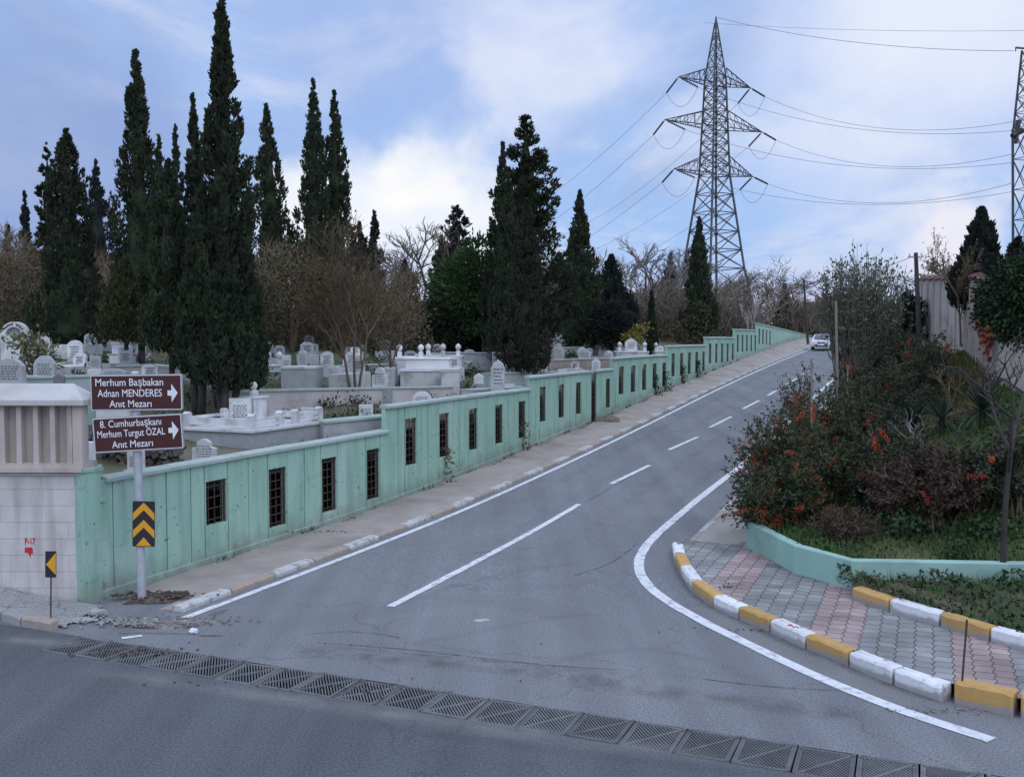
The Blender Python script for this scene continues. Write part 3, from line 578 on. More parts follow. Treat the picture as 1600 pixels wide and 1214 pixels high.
for i in range(NGR):
    o = proto if i == 0 else copy_tree(proto); n = NG0 + pitch * (i + .5)
    o.location = (*xy(sm, n), .004 + .008 * math.sin(i * 2.1)); o.rotation_euler = (.012 * math.sin(i * 3.7), .014 * math.sin(i * 1.9 + 1), -TH + .018 * math.sin(i * 5.3))
    tag(o, 'cast iron drain grate with diagonal slats in the long row across the road mouth', 'drain grate', 'drain grates in the row across the junction')
    if i == 0: o['label'] = 'leftmost iron drain grate, at the end of the row by the broken pavement'; 
    if i == 1: o['label'] = 'second iron drain grate from the broken pavement end of the row'

# ---------------------------------------------------------------- left corner pavement, kerb
a = [np.array(xy_) for xy_ in ((W0[0] + .35, W0[1] - .15), (W0[0] - .7, W0[1]), (W0[0] - 1.35, W0[1]), (W0[0] - 6, W0[1]), (W0[0] - 30, W0[1]))]
kb = [G(92, 985)[:2], G(31, 978)[:2], G(0, 969)[:2]]; d = kb[2] - kb[1]; kb.append(kb[2] + d * 7); kb.append(kb[2] + d * 45)
za = [.03, .14, .30, .5, .6]; zk = [.03, .10, .13, .15, .15]; mb = MB(); K = 8; V = []
for i in range(5):
    for j in range(K + 1):
        t = j / K; p = a[i] * t + (np.array(kb[i]) + (np.array([0, .12]))) * (1 - t); V.append((p[0], p[1] , zk[i] * (1 - t) + za[i] * t))
mb.add(V, [(i * (K + 1) + j, i * (K + 1) + j + 1, (i + 1) * (K + 1) + j + 1, (i + 1) * (K + 1) + j) for i in range(4) for j in range(K)])
tag(mb.build('corner_pavement', M_SLAB), kind='structure')
for i, (p, q_, m, lb) in enumerate(((kb[1], G(80, 986)[:2], M_KOW, 'worn grey kerb stone with faded orange paint beside the little chevron post'), (kb[2] - .0, kb[1], M_KG, 'bare grey kerb stone at the left edge of the photo'), (kb[2] + d * 1.5, kb[2], M_KG, 'bare grey kerb stone beyond the left edge'))):
    o = kerb_stone(p, q_, .14, .14, m, lb, grp='kerb stones on the left corner')
    if i == 2: plain_kerb(o)
# ================================================================ green cemetery wall
BAY = 1.9; SEC = 9.48; WT = .12
TOPS = [1.93, 2.53, 2.92, 3.38, 3.82, 4.28, 4.86, 5.42]
wall = empty('cemetery_wall', (W0[0], W0[1], 0), math.pi / 2 - TH, 'long stepped green cemetery wall of vertical panels climbing beside the road', 'wall')
def lz(x): return float(hw(x))
rng = random.Random(11)
for si, top in enumerate(TOPS):
    x0 = si * SEC; x1 = x0 + SEC if si < 7 else x0 + 46
    WP = .66 if si < 3 else .84; PW = (BAY - WP) / 2
    wins = [(i + .674) * BAY for i in range(0, 40) if x0 - .01 < (i + .674) * BAY < x1]
    if si == 0: wins = wins[1:]
    if si == 7: wins = wins[:4]
    pans = []; cur = x0
    for wx in wins:
        a, b = wx - WP / 2, wx + WP / 2
        while a - cur > PW * 1.4: pans.append((cur, cur + PW, None)); cur += PW
        if a - cur > .02: pans.append((cur, a, None))
        pans.append((a, min(b, x1), wx)); cur = min(b, x1)
    while x1 - cur > PW * 1.4: pans.append((cur, cur + PW, None)); cur += PW
    if x1 - cur > .02: pans.append((cur, x1, None))
    mb = MB(); gl = []
    zb0 = lz(x0) - .4
    def tz(x): return top - (0 if si < 7 else (x - x0) * .022)
    for j, (a, b, wx) in enumerate(pans):
        slit = si == 2 and wx is not None and abs(wx - (13.674) * BAY) < .1
        g = .012; off = rng.uniform(-.010, .004) if wx is None else rng.uniform(-.012, -.004); zb = lz(a) - .4; zt = tz((a + b) / 2) - .001 * (j % 3)
        def bx(u0, u1, z0, z1, y0=off): mb.box(((u0 + u1) / 2, (y0 + WT) / 2, (z0 + z1) / 2), (u1 - u0, WT - y0, z1 - z0))
        if slit: gl.append((wx, lz(wx) + .02, zt - .06, .315)); continue
        if wx is None: bx(a + g, b - g, zb, zt); continue
        w_ = WP / 2 - .035; wt = zt - .36; wb = wt - 1.2
        if si == 0 and wx < 4: wb = wt - .82
        wb = max(wb, lz(wx) + .22)
        bx(a + g, wx - w_, zb, zt); bx(wx + w_, b - g, zb, zt); bx(wx - w_, wx + w_, wt, zt - .0007); bx(wx - w_, wx + w_, zb, wb)
        gl.append((wx, wb, wt, w_))
    for (a, b, wx), (a2, b2, wx2) in zip(pans[:-1], pans[1:]): mb.box((b, WT / 2 + .015, (tz(b) - .03 + lz(b) - .4) / 2), (.06 if wx is None and wx2 is None else .04, WT - .07, tz(b) - .03 - lz(b) + .4))
    # sloping plinth following the pavement, and end pier
    n_ = 6
    for i in range(n_):
        u0, u1 = x0 + (x1 - x0) * i / n_, x0 + (x1 - x0) * (i + 1) / n_
        if si == 2 and u0 < 13.674 * BAY < u1: continue
        V = [(u, y, z) for u in (u0 + .004, u1) for y, z in ((-.022, lz(u) - .3), (-.022, lz(u) + .13), (-.004, lz(u) + .15), (.05, lz(u) + .15), (.05, lz(u) - .3))]
        mb.add(V, [(k, (k + 1) % 5, 5 + (k + 1) % 5, 5 + k) for k in range(5)] + [(0, 1, 2, 3, 4), (9, 8, 7, 6, 5)])
    sec = mb.build('wall_section', M_GREEN, wall, bevel=.006)
    at_ = sec.data.attributes.new('above_ground', 'FLOAT', 'POINT'); at_.data.foreach_set('value', [v.co.z - lz(v.co.x) for v in sec.data.vertices])
    cb = MB(); nseg = 5 if si in (0, 2, 7) else 4; brk = []
    for i in range(nseg):
        u0, u1 = x0 + (x1 - x0 + (.12 if si < 7 else 0)) * i / nseg, x0 + (x1 - x0 + (.12 if si < 7 else 0)) * (i + 1) / nseg
        if si == 0 and i == 0: u0 += .45
        if si == 2 and u0 < 13.674 * BAY + .3 and u1 > 13.674 * BAY - .3:
            if 13.674 * BAY - .26 - u0 > .1: brk.append((u0, 13.674 * BAY - .26))
            if u1 - 13.674 * BAY - .26 > .1: brk.append((13.674 * BAY + .26, u1))
        else: brk.append((u0, u1))
    for i, (u0, u1) in enumerate(brk):
        zt = tz((u0 + u1) / 2) + .004 * ((i * 7) % 3 - 1); 
        V = [(u, y, tz(u) + z + .004 * ((i * 7) % 3 - 1)) for u in (u0 + .004, u1 - .004) for y, z in ((-.07, -.03), (-.07, .025), (-.05, .045), (WT + .04, .065), (WT + .04, -.03))]
        cb.add(V, [(k, (k + 1) % 5, 5 + (k + 1) % 5, 5 + k) for k in range(5)] + [(4, 3, 2, 1, 0), (5, 6, 7, 8, 9)])
    cb.build('coping', M_COPE, sec)
    for wx, wb, wt, w_ in gl:
        gb = MB(); r = .011; y = .05
        nv = 3 if w_ < .4 else 3
        for i in range(nv): u = wx + (i - (nv - 1) / 2) * (2 * w_ / (nv + .35)); gb.tube((u, y, wb), (u, y, wt), r, k=4)
        for sx in (-1, 1): gb.box((wx + sx * (w_ - .015), y, (wb + wt) / 2), (.03, .03, wt - wb))
        nh = int((wt - wb) / .165)
        for i in range(nh): z = wb + (i + .5) * (wt - wb) / nh; gb.tube((wx - w_, y - .018, z), (wx + w_, y - .018, z), r, k=4)
        gb.build('grille', M_RUST, sec)
# green corner block at the end of the wall
mb = MB(); mb.box((.16, .17, 1.03), (.36, .4, 2.14)); mb.box((.18, .17, 2.125), (.42, .44, .05)); mb.box((.36, -.02, 1.62), (.10, .06, .05)); ep = mb.build('end_pier', M_GREEN, wall); at_ = ep.data.attributes.new('above_ground', 'FLOAT', 'POINT'); at_.data.foreach_set('value', [v.co.z for v in ep.data.vertices])

# ================================================================ pale stone wall on the left corner
sw = empty('stone_wall', (W0[0] - .01, W0[1], 0), 0, 'pale ashlar corner wall with fluted upper fins and sloped coping left of the green wall', 'wall')
mb = MB(); mb.box((-15, .29, .88), (30, .5, 2.36)); mb.build('ashlar_base', M_ASH, sw)
mb = MB(); mb.prism([(-30, 2.06), (0.0, 2.06), (0.0, 2.10), (-30, 2.10)], -.0, .4); 
mb.box((-14.975, .25, 2.15), (30, .62, .07)); mb.box((-14.98, .27, 2.215), (29.99, .54, .06)); mb.build('moulding', M_FIN, sw)
mb = MB(); mb.box((-15, .36, 2.7), (29.8, .3, .94))
for i in range(60):
    x = -.20 - i * .266
    if x < -28: break
    mb.box((x, .15, 2.70), (.075, .2, .92)); mb.prism([(x - .10, 2.245), (x - .0375, 2.245), (x - .0375, 3.16), (x - .06, 3.16)], .14, .215)
mb.box((-.075, .16, 2.70), (.15, .24, .925)); mb.build('fins', M_FIN, sw)
cp = MB(); V = [(-30, -.06, 3.16), (.07, -.06, 3.16), (.07, .62, 3.16), (-30, .62, 3.16), (-30, -.06, 3.25), (.07, -.06, 3.25), (.07, .62, 3.25), (-30, .62, 3.25), (-30, .28, 3.50), (-.22, .28, 3.50)]
cp.add(V, [(3, 2, 1, 0), (0, 1, 5, 4), (1, 2, 6, 5), (2, 3, 7, 6), (4, 5, 9, 8), (7, 8, 9, 6), (5, 6, 9), (0, 4, 8, 7, 3)]); cp.build('coping', mat('pale_coping', (.43, .415, .40), (.53, .515, .50), 1.6, .85, .3, 16, 7, (.40, .36, .33), 1.2, (.5, .7)), sw, bevel=.012)

# ---------------------------------------------------------------- lettering
def text_mesh(body, width, height, mtl, parent, M, name='lettering', depth=.002, bold=.018, cap=.70):
    cu = bpy.data.curves.new(name, 'FONT'); cu.body = body; cu.size = 1; cu.extrude = 0.0; cu.offset = bold; cu.align_x = 'CENTER'; cu.resolution_u = 3
    o = bpy.data.objects.new('tmp', cu); COL.objects.link(o); bpy.context.view_layer.update()
    dg = bpy.context.evaluated_depsgraph_get(); me = bpy.data.meshes.new_from_object(o.evaluated_get(dg)); bpy.data.objects.remove(o); bpy.data.curves.remove(cu)
    xs = [v.co.x for v in me.vertices]; s = width / (max(xs) - min(xs)); cx = (max(xs) + min(xs)) / 2; sy = height / cap
    for v in me.vertices: v.co = M @ Vector(((v.co.x - cx) * s, -depth, v.co.y * sy))
    me.materials.clear(); me.materials.append(mtl); me.name = name; me.update()
    q = bpy.data.objects.new(name, me); COL.objects.link(q)
    if parent: q.parent = parent
    return q
g = empty('tmp', (0, 0, 0)); bpy.data.objects.remove(g)
def onwall(px, py): p = at(px, py, W0[1]); return p[0] - W0[0] + .01, p[2]
x0, z0 = onwall(37, 851); x1, z1 = onwall(52, 844)
gr = text_mesh('P-17', .165, .10, M_RED, sw, Matrix.Translation((x0 + .085, .036, z0)), 'graffiti_text', .0, .03)
mb = MB(); xa, za = onwall(37, 856); xb, zb = onwall(50, 867)
V = [(xa, .036, za), (xb - .01, .036, za + .005), (xb, .036, zb + .04), (xb - .01, .036, zb), (xb - .03, .036, zb + .02), (xb - .045, .036, zb - .06), (xb - .055, .036, zb - .02), (xb - .075, .036, zb + .02), (xa + .02, .036, zb + .03), (xa - .005, .036, zb + .03)]
mb.add(V, [tuple(range(len(V)))]); mb.build('graffiti_blot', M_RED, sw)

# ================================================================ direction sign post
M_POLE = mat('galvanised_steel', (.42, .43, .46), (.50, .51, .54), 6, .45, .05, metal=.35, c3=(.33, .33, .34), s3=2.5, t3=(.55, .7))
M_ALU = mat('sign_frame', (.30, .30, .315), (.36, .36, .37), 8, .45)
M_BROWN = mat('brown_sign_face', (.062, .018, .018), (.070, .021, .020), 3, .5)
M_WHITE = mat('white_reflective', (.78, .78, .80), (.70, .70, .72), 9, .5)
M_BLK = mat('black_sign_face', (.022, .022, .028), (.03, .03, .036), 5, .5)
M_YEL = mat('amber_reflective', (.72, .33, .02), (.66, .30, .025), 7, .5)
pb = G(222, 938, .02); Ys = pb[1]
sp = empty('direction_sign', (pb[0], Ys, 0), 0, 'brown two-panel direction sign with white lettering on a grey steel post above a chevron plate', 'road sign')
tp = at(211, 583, Ys) - pb
mb = MB(); mb.tube((0, 0, -.1), (tp[0], 0, tp[2]), .068, .066, 20); mb.lathe((tp[0], 0, tp[2]), [(.07, -.02), (.07, .03), (.03, .05)], 16); mb.lathe((0, 0, -.02), [(.12, 0), (.12, .02), (.085, .05), (.075, .06)], 16); mb.build('post', M_POLE, sp, smooth=False)
def panel(corners, lines, arrow, lab):
    c = [at(px, py, Ys - .11) - np.array((pb[0], Ys, 0)) for px, py in corners]      # TL, TR, BR, BL
    mid = sum(c) / 4; ex = Vector(((c[1] + c[2]) - (c[0] + c[3])) / 2); w_ = ex.length; ang = math.atan2(ex.z, ex.x); h_ = float(np.linalg.norm((c[0] + c[1] - c[2] - c[3]) / 2))
    M = Matrix.Translation(Vector(mid)) @ Matrix.Rotation(-ang, 4, 'Y')
    def rr(w, h, r, n=5):
        out = []
        for cx, cz, a0 in ((w / 2 - r, h / 2 - r, 0), (-w / 2 + r, h / 2 - r, 90), (-w / 2 + r, -h / 2 + r, 180), (w / 2 - r, -h / 2 + r, 270)):
            for i in range(n): a = R(a0 + 90 * i / (n - 1)); out.append((cx + r * math.cos(a), cz + r * math.sin(a)))
        return out
    b = MB(); b.prism(rr(w_, h_, .03), 0, .035, M=M); b.tube(M @ Vector((-w_ * .3, .045, .12)), M @ Vector((w_ * .3, .045, .12)), .018, k=6); b.tube(M @ Vector((-w_ * .3, .045, -.12)), M @ Vector((w_ * .3, .045, -.12)), .018, k=6); pn = b.build('sign_panel', M_ALU, sp)
    b = MB(); b.prism(rr(w_ - .028, h_ - .028, .02), -.003, .004, M=M); b.build('white_border', M_WHITE, pn)
    b = MB(); b.prism(rr(w_ - .046, h_ - .046, .015), -.005, .004, M=M); b.build('sign_face', M_BROWN, pn)
    for body, x0, x1, yc, hh in lines:
        p0 = at(x0, yc, Ys - .115) - np.array((pb[0], Ys, 0)); p1 = at(x1, yc, Ys - .115) - np.array((pb[0], Ys, 0)); u = M.inverted() @ Vector((p0 + p1) / 2)
        text_mesh(body, abs(p1[0] - p0[0]), hh * (Ys - .11) / F, M_WHITE, pn, M @ Matrix.Translation((u.x, -.006, u.z - hh * (Ys - .11) / F / 2)), bold=.006)
    p = at(*arrow, Ys - .115) - np.array((pb[0], Ys, 0)); u = M.inverted() @ Vector(p); s = .0103
    pol = [(-7.5, -4), (-1.5, -4), (-1.5, -14), (8, 0), (-1.5, 14), (-1.5, 4), (-7.5, 4)]
    b = MB(); b.prism([(u.x + x * s, u.z + z * s) for x, z in pol], -.0085, -.002, M=M); b.build('arrow', M_WHITE, pn)
panel([(140, 585), (285, 585), (285, 640), (142, 643)], [('Merhum Başbakan', 149, 255, 597, 11.5), ('Adnan MENDERES', 152.5, 253, 614, 11.5), ('Anıt Mezarı', 171, 237, 630.5, 11)], (269.5, 614), '')
panel([(144, 653), (286, 646), (285, 700), (147, 709)], [('8. Cumhurbaşkanı', 156, 252, 660.5, 11), ('Merhum Turgut ÖZAL', 152, 258, 676, 11), ('Anıt Mezarı', 175, 239, 693, 11)], (271, 672), '')
def chevron_plate(corners, Y, org, parent):
    c = [at(px, py, Y) - org for px, py in corners]; mid = sum(c) / 4; w_ = float(np.linalg.norm(c[1] - c[0])); h_ = float(np.linalg.norm(c[3] - c[0]))
    return Vector(mid), w_, h_
mid, w_, h_ = chevron_plate([(207, 783), (242, 783), (242, 854), (207, 854)], Ys - .09, np.array((pb[0], Ys, 0)), sp)
def rrect(w, h, r, n=5):
    out = []
    for cx, cz, a0 in ((w / 2 - r, h / 2 - r, 0), (-w / 2 + r, h / 2 - r, 90), (-w / 2 + r, -h / 2 + r, 180), (w / 2 - r, -h / 2 + r, 270)):
        for i in range(n): a = R(a0 + 90 * i / (n - 1)); out.append((cx + r * math.cos(a), cz + r * math.sin(a)))
    return out
M = Matrix.Translation(mid) @ Matrix.Rotation(R(1.2), 4, 'Y')
b = MB(); b.prism(rrect(w_, h_, .022), 0, .006, M=M); pl = b.build('chevron_plate', M_BLK, sp)
b = MB(); hw_ = w_ / 2 - .008; th = h_ * .165; sl = h_ * .235
for zt in (h_ * .47, h_ * .09):
    b.prism([(0, zt), (hw_, zt - sl), (hw_, zt - sl - th), (0, zt - th), (-hw_, zt - sl - th), (-hw_, zt - sl)], -.003, .002, M=M)
zt = -h_ * .29; lo = -h_ / 2 + .012; b.prism([(0, zt), (hw_ * .72, lo), (-hw_ * .72, lo)], -.003, .002, M=M)
b.build('yellow_chevrons', M_YEL, pl)

# small chevron marker on a thin rod, and the bare rod on the right
pm = G(79, 968, .10); mk = empty('chevron_marker', (pm[0], pm[1], 0), 0, 'small black and amber arrow marker on a thin rod on the left corner pavement', 'road marker')
mb = MB(); mb.tube((0, 0, 0), (at(80, 865, pm[1]) - pm)[[0, 1, 2]] + np.array((0, 0, pm[2])), .011, k=8); mb.build('rod', M_RUST, mk)
c = [at(px, py, pm[1] - .02) - np.array((pm[0], pm[1], 0)) for px, py in ((71, 861), (87.5, 861), (87.5, 902), (71, 902))]; mid = sum(c) / 4; w_, h_ = c[1][0] - c[0][0], c[0][2] - c[3][2]
M = Matrix.Translation(Vector(mid)) @ Matrix.Rotation(R(1.5), 4, 'Y') @ Matrix.Rotation(R(8), 4, 'Z')
b = MB(); b.prism(rrect(w_, h_, .008), 0, .005, M=M); pl = b.build('marker_plate', M_BLK, mk)
b = MB(); b.prism([(-w_ * .42, 0), (w_ * .46, h_ * .44), (w_ * .46, -h_ * .40)], -.003, .002, M=M); b.build('amber_triangle', M_YEL, pl)
pr = G(1502, 1071, .2); rd = MB(); tpv = at(1511, 968, pr[1]) - pr; rd.tube((0, 0, -.1), tpv, .013, .012, 8); o = rd.build('metal_rod', M_RUST, loc=pr); tag(o, 'thin rusty upright metal rod standing in the paved corner on the right', 'rod')

# loose things on the left corner
def rock(name, loc, sz, m, seed, label=None, cat=None, group=None):
    rr = np.random.default_rng(seed); bm = bmesh.new(); bmesh.ops.create_icosphere(bm, subdivisions=2, radius=1)
    o_ = rr.uniform(0, 50, 3)
    from mathutils import noise
    for v in bm.verts: k = 1 + .45 * noise.noise(v.co * 1.2 + Vector(o_)); v.co = Vector((v.co.x * sz[0] * k, v.co.y * sz[1] * k, max(v.co.z, -.5) * sz[2] * k))
    me = bpy.data.meshes.new(name); bm.to_mesh(me); bm.free(); me.materials.append(m); o = bpy.data.objects.new(name, me); COL.objects.link(o); o.location = tuple(float(v) for v in loc); return tag(o, label, cat, group)
rock('concrete_chunk', G(152, 957, .06), (.16, .12, .07), M_SLAB, 4, 'broken pale concrete chunk lying at the foot of the green wall corner', 'rubble')
rock('concrete_chunk', G(120, 968, .03), (.26, .12, .035), M_SLAB, 9, 'flat cracked paving piece beside the little chevron marker', 'rubble')
def dirt(name, px, py, rx, ry, h, m, seed, z=0.0, label=None, cat=None, kind=None, ang=0.0):
    c = T(px, py, z); rr = random.Random(seed); mb = MB(); nr, na = 7, 28; V = [(0, 0, h)]; 
    ph = [rr.uniform(0, 6.28) for _ in range(6)]
    for i in range(1, nr + 1):
        t = i / nr
        for j in range(na):
            a = 2 * math.pi * j / na; e = 1 + .22 * math.sin(2 * a + ph[0]) + .16 * math.sin(3 * a + ph[1]) + .12 * math.sin(5 * a + ph[2]) + .08 * math.sin(9 * a + ph[3])
            x, y = rx * t * e * math.cos(a), ry * t * e * math.sin(a); zz = h * (1 - t * t) * (1 + .3 * math.sin(7 * x + ph[4]) * math.cos(9 * y + ph[5])) - (.02 if i == nr else 0)
            V.append((x * math.cos(ang) - y * math.sin(ang), x * math.sin(ang) + y * math.cos(ang), zz))
    Fc = [(0, 1 + j, 1 + (j + 1) % na) for j in range(na)] + [(1 + (i - 1) * na + j, 1 + i * na + j, 1 + i * na + (j + 1) % na, 1 + (i - 1) * na + (j + 1) % na) for i in range(1, nr) for j in range(na)]
    mb.add(V, Fc); o = mb.build(name, m, smooth=True, loc=(c[0], c[1], float(hr(sn(c[0], c[1])[0])) + z)); return tag(o, label, cat, None, kind)
M_LEAF = mat('leaf_litter', (.085, .065, .05), (.16, .125, .10), 9, 1.0, .9, 40, 8, (.05, .04, .035), 5, (.5, .65), 'World')
M_GRIT = mat('gritty_dirt', (.20, .185, .17), (.30, .28, .26), 7, 1.0, .9, 45, 8, (.12, .105, .095), 4, (.5, .65), 'World')
dirt('dirt_patch', 262, 974, .75, .28, .035, M_GRIT, 2, 0, kind='structure', ang=-.15); dirt('dirt_patch', 205, 975, .6, .16, .03, M_LEAF, 5, 0, kind='structure', ang=-.3)
dirt('dirt_patch', 330, 994, .16, .05, .012, M_LEAF, 8, 0, kind='structure'); dirt('dirt_patch', 240, 990, .5, .07, .012, M_PATCH, 12, 0, kind='structure')
dirt('dirt_patch', 248, 934, .55, .22, .05, M_LEAF, 6, .03, kind='structure', ang=.5); dirt('asphalt_patch', 340, 958, .22, .10, .012, M_PATCH, 22, 0, kind='structure', ang=1.0)
def chips(name, px, py, rx, ry, cnt, sz, m, seed, z=0.0, zz=.03):
    c = T(px, py, z); rr = np.random.default_rng(seed); V = []; Fq = []
    for i in range(cnt):
        a = rr.normal(0, .5, 2) * (rx, ry); s = sz * rr.uniform(.4, 1.3); M = np.array(Matrix.Rotation(rr.uniform(0, 6), 3, 'Z') @ Matrix.Rotation(rr.uniform(-.6, .6), 3, 'X')); b = len(V) * 0 + i * 8
        p = np.array([(x, y, z_) for z_ in (-.3, .3) for x, y in ((-1, -.6), (1, -.7), (.8, .6), (-.9, .7))]) * s * rr.uniform(.7, 1.2, (8, 3)); p = p @ M.T + np.array((a[0], a[1], zz)); V.extend(p)
        Fq += [tuple(b + k for k in f) for f in ((3, 2, 1, 0), (4, 5, 6, 7), (0, 1, 5, 4), (1, 2, 6, 5), (2, 3, 7, 6), (3, 0, 4, 7))]
    o = npmesh(name, V, Fq, m, loc=(c[0], c[1], float(hr(sn(c[0], c[1])[0])) + z)); tag(o, kind='stuff'); return o
chips('dry_leaves', 200, 1020, .9, .2, 70, .02, M_LEAF, 71, 0, .012); chips('dry_leaves', 520, 1075, 1.8, .25, 60, .016, M_LEAF, 72, 0, .012); chips('gravel', 1480, 1110, .8, .12, 70, .014, M_GRIT, 73, 0, .01); chips('dry_leaves', 1180, 985, 1.3, .10, 45, .014, M_LEAF, 74, 0, .01)
chips('gravel', 255, 975, 1.0, .3, 260, .022, M_GRIT, 1); chips('gravel', 205, 975, .8, .22, 120, .028, M_SLAB, 2)
chips('dry_leaves', 245, 934, .6, .22, 260, .03, M_LEAF, 3, .03, .05); chips('gravel', 150, 970, .5, .2, 40, .03, M_SLAB, 4); chips('dry_leaves', 500, 1008, 2.5, .1, 25, .012, M_LEAF, 5, 0, .01)
chips('dry_leaves', 480, 832, 1.2, .12, 60, .02, M_LEAF, 7, .2, .02)
for k_ in range(9):                                        # dry leaves and grit gathered along the foot of the wall
    u = 3 + k_ * 4.3; c = xy(u, .12); o = chips('dry_leaves', 480, 832, 1.1, .07, 70, .016, M_LEAF if k_ % 2 else M_GRIT, 40 + k_); o.location = (c[0], c[1], float(hw(u)) + .0); o.rotation_euler = (0, -math.atan(.052), math.pi / 2 - TH)
o = rock('plastic_litter', G(303, 986, .035), (.065, .045, .045), mat('white_plastic', (.75, .77, .82), (.55, .58, .68), 14, .4), 7, 'small crumpled white plastic bag on the asphalt near the edge line', 'litter')
# light spill mark and repaired seam on the asphalt
dirt('cement_spill', 752, 969, .13, .085, .006, mat('dried_cement', (.42, .39, .34), (.34, .32, .30), 12, .95), 31, 0, kind='structure')
# mound of rubbish at the broken slit of the wall
c = xy(13.674 * BAY + .35, .38)
rock('rubbish_mound', (c[0], c[1], lz(26.2) - .02), (.52, .26, .27), mat('brown_rubbish', (.13, .10, .08), (.22, .18, .15), 5, 1.0, .7, 20), 15, 'brown mound of earth and rubbish against the green wall below its broken slit', 'mound')
# ================================================================ cemetery stonework
M_MARB = mat('white_marble', (.54, .54, .545), (.65, .65, .645), 3, .6, .1, 20, 6, (.33, .325, .31), 2.2, (.48, .72), rnd=.16)
M_GREYM = mat('grey_marble', (.31, .315, .325), (.40, .405, .41), 3.5, .6, .1, 20, 6, (.30, .30, .31), 2, (.5, .7), rnd=.12)
M_DARKM = mat('dark_granite', (.13, .135, .14), (.18, .185, .19), 8, .5)
M_RETW = mat('retaining_render', (.42, .39, .37), (.52, .485, .465), 1.2, .9, .3, 16, 8, (.30, .27, .25), .8, (.5, .72), 'World')
M_BRNW = mat('brown_render', (.29, .235, .215), (.36, .30, .28), 1.4, .9, .3, 16, 8, (.22, .18, .165), .9, (.5, .72), 'World')
M_INK = mat('inscription_paint', (.045, .045, .05), (.10, .10, .10), 20, .8)
def retain(pts, thick, m, label, zb=None, cope=True, name='retaining_wall'):      # pts: (px, ytop, Y)
    P = [at(*p) for p in pts]; c = P[0]; root = empty(name, (c[0], c[1], 0), 0, label, 'wall')
    mb = MB(); cb = MB()
    for a, b in zip(P[:-1], P[1:]):
        d = (b - a)[:2]; ln = float(np.linalg.norm(d)); d = d / ln; nr = np.array((-d[1], d[0])); k = max(1, int(ln / 2.2))
        for i in range(k):
            u0, u1 = a + (b - a) * i / k, a + (b - a) * (i + 1) / k; V = []
            for u, e in ((u0, .006), (u1, -.006)):
                q_ = u[:2] + d * e - c[:2]; zt = u[2]; g_ = min(zcx(u0[0], u0[1]), zcx(u1[0], u1[1])) - .6
                V += [(q_[0], q_[1], g_), (q_[0], q_[1], zt), (q_[0] + nr[0] * thick, q_[1] + nr[1] * thick, zt), (q_[0] + nr[0] * thick, q_[1] + nr[1] * thick, g_)]
            mb.add(V, [(0, 1, 5, 4), (1, 2, 6, 5), (2, 3, 7, 6), (3, 0, 4, 7), (0, 3, 2, 1), (4, 5, 6, 7)])
        V = []
        for u in (a, b):
            for off, z in ((-.04, .002), (-.04, .055), (thick + .04, .06), (thick + .04, .002)): V.append((u[0] - c[0] + nr[0] * off, u[1] - c[1] + nr[1] * off, u[2] + z))
        cb.add(V, [(k, (k + 1) % 4, 4 + (k + 1) % 4, 4 + k) for k in range(4)] + [(3, 2, 1, 0), (4, 5, 6, 7)])
    mb.build('wall_body', m, root)
    if cope: cb.build('coping', M_COPE, root)
    return root
retain([(366, 615, 26.2), (405, 612, 27), (560, 609, 30.2), (708, 606, 33)], .3, M_RETW, 'long pale rendered retaining wall across the graves behind the green wall')
retain([(395, 583, 33), (490, 582, 34), (500, 575, 36), (622, 570, 38)], .3, M_GREYM, 'grey upper retaining wall behind the bare brown tree')
retain([(858, 564, 44), (940, 561, 46.5), (975, 562, 47.5)], .3, M_BRNW, 'brownish retaining wall below a row of small white headstones')
retain([(738, 611, 32), (828, 606, 36.2)], .4, M_RETW, 'low pinkish grave kerb wall just behind the second green wall step')
retain([(764, 585, 37), (880, 582, 41)], .3, M_COPE, 'thin pale grave border running behind the pointed small headstones')
retain([(640, 640, 22.5), (700, 628, 25)], .3, M_GREYM, 'short grey wall stub hidden mostly behind the green wall step') if False else None
retain([(505, 662, 24.2), (612, 652, 25.6)], .5, M_GREYM, 'low grey concrete slab wall between the white tomb and the green wall step')
retain([(868, 545, 52), (950, 541, 55), (1000, 541, 57)], .3, M_GREYM, 'farthest grey grave terrace wall under small headstones')
retain([(0, 590, 24), (60, 592, 23.2), (150, 589, 23)], .3, M_COPE, 'pale grave border seen just over the stone corner wall')
retain([(150, 575, 31), (235, 572, 31.5), (300, 578, 31)], .3, M_RETW, 'pale low terrace wall behind the top of the brown sign')
retain([(700, 552, 41), (775, 553, 42)], .3, M_GREYM, 'grey block wall behind the round pine trunk')

